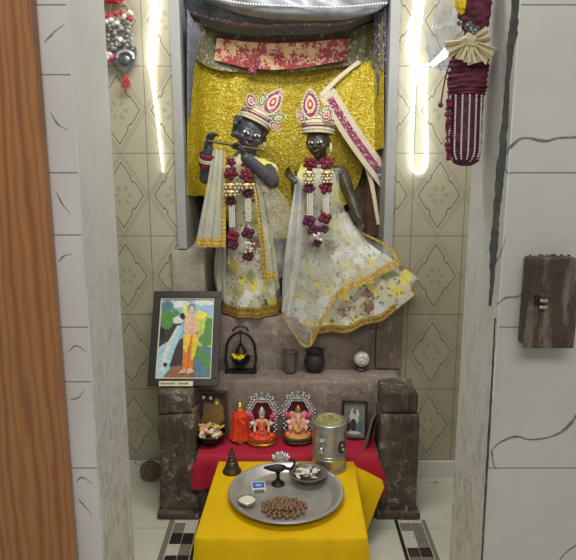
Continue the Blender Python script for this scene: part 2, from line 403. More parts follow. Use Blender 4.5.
def tube(bm, pts, r, seg=10, closed=False, mi=0, smooth=0):
    pts = cr(pts, smooth) if smooth else [V(p) for p in pts]
    n = len(pts); rr = r if isinstance(r, (list, tuple)) else None
    up = V((.13, .31, .94)); prev = None; rings = []
    for i, p in enumerate(pts):
        t = (pts[(i+1) % n]-pts[i-1]) if closed else (pts[min(i+1, n-1)]-pts[max(i-1, 0)])
        t.normalize()
        if prev is None: prev = t.cross(up).normalized()
        x = (prev-t*prev.dot(t)).normalized(); prev = x; y = t.cross(x)
        if rr:
            q = i/(n-1)*(len(rr)-1); k = min(int(q), len(rr)-2); q -= k; rad = rr[k]*(1-q)+rr[k+1]*q
        else: rad = r
        rings.append([bm.verts.new(p+(x*cos(2*pi*j/seg)+y*sin(2*pi*j/seg))*rad) for j in range(seg)])
    m = n if closed else n-1
    for i in range(m):
        a, b = rings[i], rings[(i+1) % n]
        for j in range(seg):
            f = bm.faces.new((a[j], a[(j+1) % seg], b[(j+1) % seg], b[j])); f.material_index = mi
    if not closed:
        for e in (rings[0], rings[-1]):
            f = bm.faces.new(e); f.material_index = mi
def caps(bm, a, b, ra, rb, n=10):
    a, b = V(a), V(b); L = (b-a).length; q = (b-a).to_track_quat('Z', 'Y').to_matrix().to_4x4()
    prof = [(0, -ra)]+[(ra*cos(t), ra*sin(t)) for t in [-pi/3, -pi/6, 0]]+[(rb*cos(t), L+rb*sin(t)) for t in [0, pi/6, pi/3]]+[(0, L+rb)]
    lathe(bm, prof, a, n, q)
def chain(bm, pts, rs):
    for i in range(len(pts)-1): caps(bm, pts[i], pts[i+1], rs[i], rs[i+1])
def sculpt(name, bm, mats, voxel, smooth=3):
    bmesh.ops.recalc_face_normals(bm, faces=bm.faces[:])
    me = bpy.data.meshes.new('tmp'); bm.to_mesh(me); bm.free()
    o = bpy.data.objects.new('tmp', me); C.objects.link(o)
    r = o.modifiers.new('r', 'REMESH'); r.mode = 'VOXEL'; r.voxel_size = voxel
    if smooth:
        s = o.modifiers.new('s', 'SMOOTH'); s.factor = .5; s.iterations = smooth
    dg = bpy.context.evaluated_depsgraph_get(); dg.update()
    nm = bpy.data.meshes.new_from_object(o.evaluated_get(dg)); nm.name = name
    bpy.data.objects.remove(o); bpy.data.meshes.remove(me)
    bi = bmesh.new(); bi.from_mesh(nm); seen = set(); isl = []
    for v0 in bi.verts:
        if v0 in seen: continue
        st = [v0]; seen.add(v0); comp = []
        while st:
            v = st.pop(); comp.append(v)
            for e in v.link_edges:
                u = e.other_vert(v)
                if u not in seen: seen.add(u); st.append(u)
        isl.append(comp)
    isl.sort(key=len)
    for comp in isl[:-1]:                      # stray specks and inner voids
        bmesh.ops.delete(bi, geom=comp, context='VERTS')
    if len(isl) > 1: print('SCULPT', name, [len(c) for c in isl])
    bi.to_mesh(nm); bi.free()
    nm.materials.clear()
    for m in (mats if isinstance(mats, (list, tuple)) else [mats]): nm.materials.append(m)
    for p in nm.polygons: p.use_smooth = True
    return nm
def loft(rows, nu=40, nv=30, ripple=None):
    rr = [cr(r, nu) for r in rows]; cols = [cr([r[i] for r in rr], nv) for i in range(nu)]
    g = [[cols[i][j] for i in range(nu)] for j in range(nv)]     # g[row][col]
    if ripple:
        for j in range(nv):
            for i in range(nu): g[j][i] = g[j][i]+ripple(i/(nu-1), j/(nv-1))
    return g
def rings(rs, nu=72, nv=30, amp=0, k=9, phase=0, a0=0.1):
    # rs: (centre, side vector, front vector, back factor); front is angle -90deg
    keys = []
    for c, A, Bv, bf in rs: keys.append((V(c), V(A), V(Bv), bf))
    cs = cr([q[0] for q in keys], nv); As = cr([q[1] for q in keys], nv); Bs = cr([q[2] for q in keys], nv)
    g = []
    for j in range(nv):
        t = j/(nv-1)*(len(keys)-1); kk = min(int(t), len(keys)-2); t -= kk; bf = keys[kk][3]*(1-t)+keys[kk+1][3]*t
        row = []
        for i in range(nu+1):
            th = 2*pi*i/nu; w = 1+amp*(a0+(1-a0)*j/(nv-1))*(cos(k*th+phase)+.5*cos((k*1.0+4)*th+1.3*phase))
            s = sin(th); row.append(cs[j]+As[j]*cos(th)*w+Bs[j]*(s if s > 0 else s*bf)*w)
        g.append(row)
    return g
def grid_normals(g):
    nv, nu = len(g), len(g[0]); N = []
    for j in range(nv):
        row = []
        for i in range(nu):
            a = g[j][min(i+1, nu-1)]-g[j][max(i-1, 0)]; b = g[min(j+1, nv-1)][i]-g[max(j-1, 0)][i]
            n = a.cross(b)
            row.append(n.normalized() if n.length > 1e-12 else V((0, -1, 0)))
        N.append(row)
    return N
def gridmesh(g, thick=.0015, off=0, face=-1, rows=None, cols=None, mi=0, flip=1):
    """sheet with real thickness built from a point grid; off moves it along its normal towards the viewer side"""
    N = grid_normals(g); nv, nu = len(g), len(g[0]); R = range(*(rows or (0, nv))); K = range(*(cols or (0, nu)))
    bm = B(); uv = bm.loops.layers.uv.new('UVMap')
    sgn = 0
    for row in N:
        for n in row: sgn += n.y
    sgn = -1 if sgn > 0 else 1                    # normals face -Y
    sgn *= flip
    top = {}; bot = {}
    for j in R:
        for i in K:
            n = N[j][i]*sgn; top[j, i] = bm.verts.new(g[j][i]+n*(off+thick/2)); bot[j, i] = bm.verts.new(g[j][i]+n*(off-thick/2))
    R, K = list(R), list(K)
    def q(vs, uvs):
        try: f = bm.faces.new(vs)
        except ValueError: return
        f.material_index = mi
        for l, c in zip(f.loops, uvs): l[uv].uv = c
    for a in range(len(R)-1):
        for b in range(len(K)-1):
            ks = [(R[a], K[b]), (R[a], K[b+1]), (R[a+1], K[b+1]), (R[a+1], K[b])]; us = [(i/(nu-1), j/(nv-1)) for j, i in ks]
            q([top[x] for x in ks], us); q([bot[x] for x in ks][::-1], us[::-1])
    edge = [(R[0], i) for i in K]+[(j, K[-1]) for j in R[1:]]+[(R[-1], i) for i in K[-2::-1]]+[(j, K[0]) for j in R[-2::-1]]
    for x, y in zip(edge, edge[1:]):
        if x != y: q([top[y], top[x], bot[x], bot[y]], [(0, 0)]*4)
    return bm
def poly(bm, pts, n, mi=0, d=0):
    vs = [bm.verts.new(V(p)+V(n)*d) for p in pts]; f = bm.faces.new(vs); f.material_index = mi; return f
def frame_at(bl, br, tl):
    """matrix with origin at bottom-left, x along the bottom, z up the sheet, y = away from viewer; returns matrix, width, height"""
    bl, br, tl = V(bl), V(br), V(tl); x = (br-bl); w = x.length; x.normalize(); z = tl-bl; z -= x*z.dot(x); h = z.length; z.normalize(); y = z.cross(x)
    Mx = Matrix((x, y, z)).transposed().to_4x4(); Mx.translation = bl
    return Mx, w, h

# ================================================================== SETTING
wl, wr = -.372, .391            # doorway edges
YF, YB = 1.12, 1.34             # front wall faces
b = B(); bx(b, (-1.4, .2, -.05), (1.4, 2.9, 0)); struct('floor', b, M['floor'])
b = B(); bx(b, (-1.4, 1.12, 2.45), (1.4, 2.95, 2.5)); struct('ceiling', b, M['ceil'])
NX0, NX1 = -.437, .415          # niche opening incl. grey edge trims
b = B(); bx(b, (-1.2, 2.45, 0), (NX0, 2.85, 2.45)); bx(b, (NX1, 2.45, 0), (1.2, 2.85, 2.45)); bx(b, (NX0, 2.45, 1.98), (NX1, 2.85, 2.45)); struct('wall_back', b, M['tile'])
b = B(); bx(b, (NX0, 2.81, 0), (NX1, 2.85, 1.98)); struct('wall_niche_back', b, M['dark_niche'])
b = B(); bx(b, (NX0, 2.436, .99), (NX0+.036, 2.81, 1.98), .002); struct('trim_1', b, M['grey_trim'])
b = B(); bx(b, (NX1-.036, 2.436, .93), (NX1, 2.81, 1.98), .002); struct('trim_2', b, M['grey_trim'])
b = B(); bx(b, (-1.2, 2.436, 0), (-.445, 2.4495, .074), .001); bx(b, (.445, 2.436, 0), (1.2, 2.4495, .074), .001); struct('baseboard_back', b, M['skirt'])
b = B(); bx(b, (-1.25, 1.34, 0), (-1.2, 2.85, 2.45)); struct('wall_chamber_left', b, M['tile'])
b = B(); bx(b, (1.2, 1.34, 0), (1.25, 2.85, 2.45)); struct('wall_chamber_right', b, M['tile'])
b = B(); bx(b, (-1.25, YF, 0), (wl-.003, YB-.002, 2.45)); struct('wall_left', b, M['marble_l'])
b = B(); bx(b, (wr+.003, YF, 0), (1.25, YB-.002, 2.45)); WR = struct('wall_right', b, M['marble_r'])
b = B(); bx(b, (wl-.003, YF-.0005, 0), (wl, YB, 2.45)); struct('trim_3', b, M['jamb'])
b = B(); bx(b, (wr, YF-.0005, 0), (wr+.003, YB, 2.45)); struct('trim_4', b, M['jamb'])
b = B(); bx(b, (-1.15, 1.092, 0.01), (-.4235, 1.117, 2.2), .002); bx(b, (-1.15, 1.0912, .01), (-.505, 1.093, 2.2), .0004); struct('door_1', b, M['wood'])
# broken grout line and printed veins of the right wall
def strip(bm, pts, ws, y, mi=0, jag=.25, n=60):
    c = cr(pts, n); L, R = [], []
    for i, p in enumerate(c):
        t = (c[min(i+1, n-1)]-c[max(i-1, 0)]).normalized(); nn = V((t.z, 0, -t.x)); q = i/(n-1)*(len(ws)-1); k = min(int(q), len(ws)-2); q -= k; w = ws[k]*(1-q)+ws[k+1]*q
        L.append(p+nn*w*(1+random.uniform(-jag, jag))); R.append(p-nn*w*(1+random.uniform(-jag, jag)))
    vl = [[bm.verts.new((p.x, y, p.z)) for p in s] for s in (L, R)]; vb = [[bm.verts.new((p.x, y+.003, p.z)) for p in s] for s in (L, R)]
    for i in range(n-1):
        for q in ((vl[0][i], vl[0][i+1], vl[1][i+1], vl[1][i]), (vl[0][i], vb[0][i], vb[0][i+1], vl[0][i+1]), (vl[1][i+1], vb[1][i+1], vb[1][i], vl[1][i])):
            f = bm.faces.new(q); f.material_index = mi
q = lambda *a: [P(x, y, YF-.002) for x, y in a]
b = B(); strip(b, q((516, -12), (513, 30), (508, 75), (505, 120), (501, 165), (497, 205), (494, 240), (492, 280), (490, 306)), [.006, .0075, .004, .005, .007, .0055, .007, .004, .002], YF-.0035); struct('broken_grout', b, M['gap'], WR)
b = B(); strip(b, q((495, 318), (492, 380), (488, 450), (484, 520), (481, 575)), [.0013, .0015, .002, .0015, .0015], YF-.0035); struct('grout_line', b, M['gap'], WR)
for pts, w in (([(505, 156), (512, 146), (524, 138), (545, 141), (560, 138), (585, 137)], [.0008, .003, .0015, .0025, .0016, .002]),
               ([(491, 452), (500, 443), (516, 437), (530, 440), (548, 438), (562, 432), (572, 423), (580, 410)], [.0008, .0016, .0022, .0013, .0018, .0024, .003, .001]),
               ([(497, 305), (506, 298), (517, 297), (530, 292)], [.0006, .0015, .0014, .0008]), ([(505, 158), (506, 170), (510, 174)], [.002, .0008, .0005]),
               ([(492, 452), (494, 465), (497, 470)], [.0016, .001, .0005]), ([(560, 560), (570, 550), (585, 541)], [.0008, .0012, .001]), ([(497, 262), (503, 248), (506, 236)], [.0008, .0007, .0004])):
    b = B(); strip(b, q(*pts), w, YF-.0008, 0, .35); struct('marble_vein', b, M['vein'], WR)
WL = bpy.data.objects['wall_left']
for pts in ([(44, 42), (50, 36), (56, 30), (64, 24)], [(50, 112), (56, 122), (60, 126), (68, 130)], [(56, 192), (62, 204), (70, 214)], [(58, 262), (64, 256), (72, 254)], [(68, 352), (76, 346), (86, 352)], [(70, 400), (78, 398), (84, 390)], [(76, 482), (82, 478), (92, 484)], [(78, 500), (84, 506), (92, 516)]):
    b = B(); strip(b, q(*pts), [.0003, .0014, .0006, .0002], YF-.0008, 0, .4, 30); struct('marble_vein', b, M['vein'], WL)
# floor border mosaic: a ring of small set stones
b = B(); mm = [plain('mosaic '+n_, rgb(*c_), .4, 0, .15, 60) for n_, c_ in (('grey', (128,122,112)), ('white', (205,200,186)), ('brown', (70,50,42)), ('black', (44,40,38)), ('taupe', (150,140,128)))]
def cells(x0, x1, y0, y1, nx, ny, seed):
    rnd = random.Random(seed); dx, dy = (x1-x0)/nx, (y1-y0)/ny
    for i in range(nx):
        for j in range(ny):
            bx(b, (x0+i*dx+.001, y0+j*dy+.001, -.002), (x0+(i+1)*dx-.001, y0+(j+1)*dy-.001, .0022), 0, rnd.choice([0, 1, 1, 2, 3, 4]) if seed != 4 else (0, 3, 1, 3, 0, 3, 4, 1, 3)[(ny-1-j+2*i) % 9])
cells(.417, .502, 1.2, 2.10, 2, 18, 11); bx(b, (.402, 1.2, -.002), (.4145, 2.12, .002), 0, 3); bx(b, (.505, 1.2, -.002), (.519, 2.12, .002), 0, 0)
cells(-.425, -.34, 1.2, 2.10, 2, 14, 4); bx(b, (-.447, 1.2, -.002), (-.428, 2.12, .002), 0, 0); bx(b, (-.338, 1.2, -.002), (-.326, 2.12, .002), 0, 3)
o = struct('floor_mosaic_border', b, mm)

# ================================================================== ALTAR
AL = thing('stone_altar', 'dark worn stepped stone altar with side pillars against the tiled wall', 'altar', (0, 2.3, 0))
def rough(bm, amp=.004, freq=9, cuts=8):
    bmesh.ops.subdivide_edges(bm, edges=[e for e in bm.edges if e.calc_length() > .05], cuts=cuts, use_grid_fill=True)
    for v in bm.verts:
        n = mnoise.noise_vector(v.co*freq)+.6*mnoise.noise_vector(v.co*freq*3.1); v.co += n*amp
def blk(name, lo, hi, m, bevel=.012, amp=.004):
    bm = B(); bx(bm, lo, hi, bevel); rough(bm, amp); return part(name, bm, m, AL)
PED = .71
bm = B(); bx(bm, (-.462, 2.43, .492), (-.333, 2.449, .985), .004); bx(bm, (NX0+.001, 2.449, .0), (-.333, 2.8, .985), .004); rough(bm, .002); part('side_block', bm, M['stone_pale'], AL)
bm = B(); bx(bm, (.36, 2.43, .492), (.466, 2.449, .92), .004); bx(bm, (.36, 2.449, .0), (NX1-.001, 2.8, .92), .004); rough(bm, .002); part('side_block', bm, M['stone_pink'], AL)
blk('pedestal', (-.334, 2.432, .0), (.361, 2.79, PED), M['stone_pink'], .012)
blk('ledge', (-.44, 2.29, .0), (.44, 2.433, .492), M['stone_pink'], .012)
blk('bench', (-.345, 2.142, .0), (.345, 2.30, .26), M['stone'], .01, .002)
def pillar(x0, x1):
    bm = B()
    for lo, hi, bv in (((x0+.006, 2.155, .415), (x1-.006, 2.31, .498), .009), ((x0, 2.145, .02), (x1, 2.31, .413), .010)):
        bx(bm, lo, hi, bv)
    rough(bm, .0055, 9, 9)
    for v in bm.verts:
        if v.co.z < .13:
            k = ((.13-v.co.z)/.13)**2; cx = (x0+x1)/2; v.co.x = cx+(v.co.x-cx)*(1+.10*k); v.co.y -= .012*k if v.co.y < 2.2 else 0
    pl = part('pillar', bm, M['stone'], AL)
    bm = B(); bx(bm, (x0-.012, 2.12, 0), (x1+.012, 2.31, .03), .008); rough(bm, .003, 12, 4); part('plinth', bm, M['stone'], pl)
pillar(-.485, -.345); pillar(.345, .488)
b = B(); bx(b, (-.335, 2.128, 0), (.335, 2.16, .028), .006); rough(b, .002); part('plinth', b, M['stone'], AL)

# ================================================================== NICHE CLOTHS
YBK = 2.74
rip = lambda a, k1, k2: (lambda u, v: V((0, a*(sin(k1*u*2*pi+1.3*v)+.5*sin(k2*u*2*pi+2)), 0)))
bd = lambda y0, y1, y2: [P(187.5, y0, 2.485), P(194, y0, 2.56), P(206, y0, 2.68), P(235, y1, YBK-.02), P(290, y1, YBK), P(345, y1, YBK-.02), P(368, y2, 2.68), P(377, y2, 2.56), P(383.5, y2, 2.49)]
g = loft([bd(46, 50, 44), bd(120, 120, 120), [P(187.5, 195, 2.485), P(194, 196, 2.56), P(206, 198, 2.68), P(235, 226, YBK-.02), P(290, 238, YBK), P(345, 205, YBK-.02), P(368, 158, 2.68), P(377, 150, 2.56), P(383.5, 148, 2.49)]], 110, 40, lambda u, v: V((0, .010*(sin(4*u*2*pi+1.3*v)+.5*sin(9*u*2*pi+2))*min(1, 6*u, 6*(1-u)), 0)))
solo('backdrop_cloth', gridmesh(g, .002), M['gold_cloth'], 'large gold sequined cloth hung across the niche behind both statues', 'cloth', P(290, 214, YBK))
g = loft([[P(188, 18, 2.47), P(206, 26, 2.64), P(235, 34, 2.70), P(290, 33, 2.70), P(345, 30, 2.69), P(368, 24, 2.64), P(383, 18, 2.475)], [P(188, 40, 2.47), P(206, 52, 2.64), P(235, 58, 2.69), P(290, 60, 2.69), P(345, 52, 2.68), P(368, 46, 2.64), P(383, 42, 2.475)], [P(188, 52, 2.47), P(206, 66, 2.64), P(235, 72, 2.69), P(290, 72, 2.69), P(345, 66, 2.68), P(368, 66, 2.64), P(383, 70, 2.475)]], 60, 20, rip(.006, 5, 11))
# the net shows at both ends of the brocade
NET = thing('beaded_net_swag', 'olive beaded net swag with a red and gold brocade band, hung above the gold cloth', 'cloth', P(290, 40, 2.715))
part('net', gridmesh(g, .0015), M['net'], NET)
gb = loft([[P(217, 36, 2.66), P(250, 40, 2.66), P(290, 41, 2.66), P(348, 37, 2.66)], [P(214, 60, 2.66), P(250, 68, 2.655), P(290, 69, 2.655), P(348, 60, 2.66)]], 50, 14, rip(.004, 4, 7))
part('brocade_band', gridmesh(gb, .002), M['brocade'], NET)
part('band_edge', gridmesh(gb, .002, .002, rows=(0, 2)), M['rose'], NET)
b = B(); bmk = P(252, 71, 2.63); lumpy(b, bmk, (.016, .01, .014), .3); lumpy(b, P(256, 64, 2.64), (.009, .008, .02), .2); part('knot', b, M['maroon_pattern'], NET)
# canopy drapes at the top
CAN = thing('canopy_drape', 'grey satin canopy swags with pink sequin edging at the top of the niche', 'canopy', P(290, 0, 2.55))
g = loft([[P(176, -20, 2.5), P(240, -20, 2.48), P(330, -20, 2.48), P(392, -20, 2.5)], [P(178, 4, 2.56), P(235, 17, 2.52), P(300, 18, 2.52), P(350, 15, 2.52), P(390, 0, 2.56)], [P(177, 16, 2.62), P(225, 32, 2.60), P(290, 35, 2.60), P(345, 30, 2.60), P(391, 12, 2.62)]], 60, 26, rip(.008, 3, 8))
part('lower_swag', gridmesh(g, .002), M['satin_dark'], CAN)
part('sequin_edge', gridmesh(g, .002, .003, rows=(15, 18)), M['pink_trim'], CAN)
g = loft([[P(190, -24, 2.44), P(270, -22, 2.43), P(385, -24, 2.44)], [P(205, -2, 2.45), P(262, 9, 2.43), P(320, 11, 2.43), P(370, 9, 2.44), P(388, 0, 2.46)], [P(192, -4, 2.50), P(250, 16, 2.48), P(310, 20, 2.48), P(360, 17, 2.48), P(390, 4, 2.5)]], 60, 22, rip(.006, 2, 6))
part('upper_swag', gridmesh(g, .002), M['satin'], CAN)
b = B()
for i, pnt in enumerate(cr([P(196, -6, 2.425), P(240, 3, 2.415), P(290, 6, 2.412), P(340, 7, 2.412), P(386, 3, 2.42)], 70)): ball(b, pnt, .0048, None, 1)
part('bead_fringe', b, M['pearl'], CAN)
g = loft([[P(187, 8, 2.462), P(193, 20, 2.47), P(203, 34, 2.5)], [P(187, 40, 2.462), P(190, 52, 2.47), P(195, 62, 2.5)], [P(187, 110, 2.462), P(188.5, 115, 2.465), P(190, 120, 2.47)]], 20, 16)
part('side_net', gridmesh(g, .0015), M['satin_dark'], CAN)
# right side hangings
g = loft([[P(374, 8, 2.52), P(379, 12, 2.50), P(386, 8, 2.49)], [P(376, 60, 2.54), P(381, 70, 2.52), P(388, 70, 2.5)], [P(380, 150, 2.54), P(384, 150, 2.53), P(389, 150, 2.52)]], 14, 30, rip(.004, 2, 3))
sb = solo('beaded_side_hanging', gridmesh(g, .002), M['purple_bead'], 'narrow purple beaded strip hanging down the right edge of the niche', 'cloth', P(384, 8, 2.5))
g = loft([[P(345, 130, 2.76), P(366, 130, 2.70), P(380, 130, 2.58), P(383.5, 130, 2.51)], [P(345, 236, 2.76), P(366, 236, 2.70), P(380, 236, 2.58), P(383.5, 236, 2.51)]], 60, 12, rip(.010, 4, 7))
solo('brown_curtain', gridmesh(g, .002), M['brown_curtain'], 'brown pleated curtain showing below the slanted gold cloth at right', 'curtain', P(368, 234, 2.7))
TC = thing('slanted_gold_cloth', 'folded gold cloth hung slantwise at right with ivory and maroon embroidered border', 'cloth', P(372, 60, 2.6))
g = loft([[P(358, 66, 2.64), P(366, 62, 2.63), P(381, 56, 2.60)], [P(341, 80, 2.63), P(362, 90, 2.62), P(384, 100, 2.59)], [P(323, 96, 2.62), P(353, 140, 2.60), P(385, 186, 2.58)]], 40, 30, rip(.004, 2, 5))
part('panel', gridmesh(g, .002), M['gold_cloth'], TC)
def band(pts_a, pts_b, n=50, nv=14): return loft([pts_a, pts_b], n, nv)
gb = band([P(334, 88, 2.595), P(362, 132, 2.575), P(388, 168, 2.56)], [P(319, 97, 2.60), P(348, 144, 2.58), P(381, 188, 2.565)])
part('border', gridmesh(gb, .0025), M['ivory'], TC)
part('border_pattern', gridmesh(gb, .002, .003, rows=(4, 10), cols=(3, 50)), M['maroon_pattern'], TC)
gb = band([P(358, 60, 2.63), P(338, 76, 2.615), P(319, 94, 2.60)], [P(361, 63, 2.628), P(340.5, 79, 2.612), P(322.5, 98, 2.597)], 30, 5)
part('border_return', gridmesh(gb, .0025, .002), M['ivory'], TC)
gb = band([P(358, 150, 2.60), P(369, 182, 2.59), P(377, 225, 2.57)], [P(362, 148, 2.595), P(373, 180, 2.585), P(380, 224, 2.565)], 30, 6)
part('hanging_edge', gridmesh(gb, .002), M['ivory'], TC)
gb = band([P(376, 168, 2.555), P(381, 190, 2.55), P(381, 236, 2.55)], [P(388, 165, 2.545), P(390, 190, 2.54), P(386, 238, 2.545)], 30, 8)
part('hanging_tail', gridmesh(gb, .002), M['purple_bead'], TC)

# ================================================================== STATUES
def head_prims(bm, Mh, s, long_hair=False):
    """Mh maps head space (x right, -y face, z up, unit = head half-height) to world"""
    S = Matrix.Diagonal((s, s, s, 1)); T = Mh @ S
    def e(c, r, rot=None):
        vs = ball(bm, c, r, rot, 3); bmesh.ops.transform(bm, matrix=T, verts=vs)
    e((0, .05, .18), (.74, .82, .80)); e((0, -.16, -.32), (.60, .58, .60)); e((0, -.48, -.72), (.24, .22, .2))
    e((0, -.74, -.12), (.12, .2, .27)); e((0, -.82, -.24), (.17, .15, .10)); e((0, -.64, .16), (.52, .14, .10))
    e((0, -.72, -.47), (.23, .09, .055)); e((0, -.70, -.56), (.19, .09, .06))
    for x in (-1, 1):
        e((x*.72, .08, -.1), (.10, .2, .30)); e((x*.40, -.52, -.26), (.22, .2, .22)); e((x*.28, -.66, .03), (.19, .1, .10))
    return T
def eyes(parent, T, mw=None):
    for x in (-1, 1):
        bm = B(); vs = ball(bm, (x*.29, -.735, .03), (.185, .06, .085), Matrix.Rotation(x*-.12, 4, 'Y') @ Matrix.Rotation(x*.3, 4, 'Z'), 3); vs2 = ball(bm, (x*.28, -.79, .03), (.07, .03, .075), None, 2, 1)
        bmesh.ops.transform(bm, matrix=T, verts=bm.verts[:])
        part('eye', bm, [M['eye_white'], M['pupil']], parent, label='painted white eye')
def hand_prims(bm, Mh, s, curl=.5, flip=1):
    """hand space: fingers along +z, palm facing -y, thumb to flip*x, unit = hand length"""
    T = Mh @ Matrix.Diagonal((s, s, s, 1)); st = len(bm.verts)
    bm.verts.ensure_lookup_table(); before = set(bm.verts)
    ball(bm, (0, 0, .26), (.21, .11, .27), None, 2)
    for i, (x, L) in enumerate(((.165, .40), (.058, .46), (-.05, .43), (-.15, .33))):
        p = V((x*flip, 0, .45)); a = 0
        for sgm in range(3):
            a += curl*(.7 if sgm == 0 else 1.0); l = L*(.44, .32, .26)[sgm]
            n = p+V((x*flip*.12, -sin(a)*l, cos(a)*l)); caps(bm, p, n, .062-.006*sgm, .056-.006*sgm, 8); p = n
    p = V((.15*flip, -.02, .12)); n = p+V((.16*flip, -.10, .17)); caps(bm, p, n, .075, .062, 8); m = n+V((.02*flip, -.11, .14)); caps(bm, n, m, .06, .05, 8)
    bmesh.ops.transform(bm, matrix=T, verts=[v for v in bm.verts if v not in before])
def aim(o, d, palm):
    z = V(d).normalized(); y = -(V(palm)-z*V(palm).dot(z)).normalized(); x = y.cross(z)
    m = Matrix((x, y, z)).transposed().to_4x4(); m.translation = V(o); return m
PX = .004          # one photo pixel at the statues, in metres
def crown(parent, Mh, h, r, plumes, mirror=1):
    """fabric crown: wrapped band, domed cap and jewelled leaf plumes. Mh: origin at the brow centre of head, z up"""
    cr_bm = B(); lathe(cr_bm, [(r*1.0, 0), (r*1.06, .004), (r*1.1, h*.35), (r*1.08, h*.7), (r*.92, h), (r*.5, h*1.18), (0, h*1.22), ], (0,0,0), 36, None, 0, 1, 1.08)
    lathe(cr_bm, [(r*1.0, 0), (0, .001)], (0,0,0), 36, None, 0, 1, 1.08)
    bmesh.ops.transform(cr_bm, matrix=Mh, verts=cr_bm.verts[:]); c = part('crown', cr_bm, M['ivory'], parent)
    for z, rr, rad, m in ((h*.04, 1.08, .004, 'ivory'), (h*.22, 1.12, .003, 'pearl'), (h*.40, 1.13, .0030, 'maroon_pattern'), (h*.58, 1.13, .003, 'pearl'), (h*.80, 1.07, .003, 'ivory')):
        bm = B(); n = 46
        if m == 'pearl' :
            for i in range(n): ball(bm, (r*rr*cos(2*pi*i/n), 1.08*r*rr*sin(2*pi*i/n), z), rad*1.15, None, 1)
        else: tube(bm, [V((r*rr*cos(2*pi*i/n), 1.08*r*rr*sin(2*pi*i/n), z)) for i in range(n)], rad, 6, True)
        bmesh.ops.transform(bm, matrix=Mh, verts=bm.verts[:]); part('band', bm, M[m], c)
    for (x, z, w, hh, ang, cols) in plumes:
        L = Mh @ Matrix.Translation((x, -r*1.02, z)) @ Matrix.Rotation(ang, 4, 'Y')
        leaf = lambda k: [V((w*k*sin(t)*(.62+.38*cos(t*.5)**2)*(1 if True else 1), 0, hh*.5+hh*.5*k*-cos(t))) for t in [2*pi*i/28 for i in range(28)]]
        def shape(k):
            out = []
            for i in range(28):
                t = 2*pi*i/28; zz = -cos(t); out.append(V((w*k*sin(t)*(1-.42*max(0, zz)**1.5), 0, hh*.5+hh*.5*k*zz)))
            return out
        bm = B(); s1 = shape(1)
        f0 = bm.faces.new([bm.verts.new(p+V((0, .003, 0))) for p in s1]); f1 = bm.faces.new([bm.verts.new(p-V((0, .003, 0))) for p in s1][::-1])
        for i in range(28):
            j = (i+1) % 28; bm.faces.new((f0.verts[i], f0.verts[j], f1.verts[27-j], f1.verts[27-i]))
        bmesh.ops.transform(bm, matrix=L, verts=bm.verts[:]); pl = part('plume', bm, M['ivory'], c, False)
        bm = B()
        for kk, mi, dy in ((.80, 0, .0042), (.56, 1, .0052), (.34, 2, .0062), (.16, 1, .0072)):
            s2 = shape(kk); bm_f = bm.faces.new([bm.verts.new(p-V((0, dy, 0))) for p in s2]); bm_f.material_index = mi
        bmesh.ops.transform(bm, matrix=L, verts=bm.verts[:]); part('inlay', bm, [M[x_] for x_ in cols], pl, False)
        bm = B()
        for p in shape(.93)[::1]: ball(bm, p-V((0, .005, 0)), max(.0022, w*.10), None, 1)
        bmesh.ops.transform(bm, matrix=L, verts=bm.verts[:]); part('pearl_edge', bm, M['pearl'], pl)
RED = ('maroon_pattern', 'ivory', 'red_bead'); GRN = ('green', 'ivory', 'lime'); 
# ---------- Krishna-posed flute player
KR = thing('statue', 'black stone statue playing a flute, at left, in a tilted ivory crown', 'statue', P(252, 312, 2.50), 'robed statues in the niche')
YK = 2.53
hc = P(251, 132.5, YK-.02); MhK = Matrix.Translation(hc) @ Matrix.Rotation(radians(17), 4, 'Y') @ Matrix.Rotation(radians(8), 4, 'Z') @ Matrix.Rotation(radians(8), 4, 'X')
b = B(); TK = head_prims(b, MhK, .076)
for i in range(26):      # curls beside the face
    a = random.uniform(0, 2*pi); c_ = V((-.72+random.uniform(-.2, .1), random.uniform(-.35, .5), random.uniform(-.35, .55))); vs = ball(b, c_, .17, None, 1); bmesh.ops.transform(b, matrix=TK, verts=vs)
for i in range(12):
    c_ = V((.70+random.uniform(-.1, .12), random.uniform(-.1, .5), random.uniform(-.4, .5))); vs = ball(b, c_, .16, None, 1); bmesh.ops.transform(b, matrix=TK, verts=vs)
chain(b, [P(250, 142, YK), P(246, 162, YK+.01)], [.036, .034])
chain(b, [P(246, 164, YK+.01), P(247, 196, YK+.01), P(250, 230, YK+.01)], [.062, .068, .060])
chain(b, [P(232, 168, YK), P(260, 168, YK)], [.038, .038])
# arm to the viewer's left, raised
shl, ell, wrl = P(228, 168, YK), P(206, 177, YK-.06), P(208, 149, YK-.11)
chain(b, [shl, ell, wrl], [.033, .028, .021])
hand_prims(b, aim(wrl+V((0, 0, -.004)), P(212, 121, YK-.12)-wrl, (.75, -.6, -.1)), .098, .66, -1)
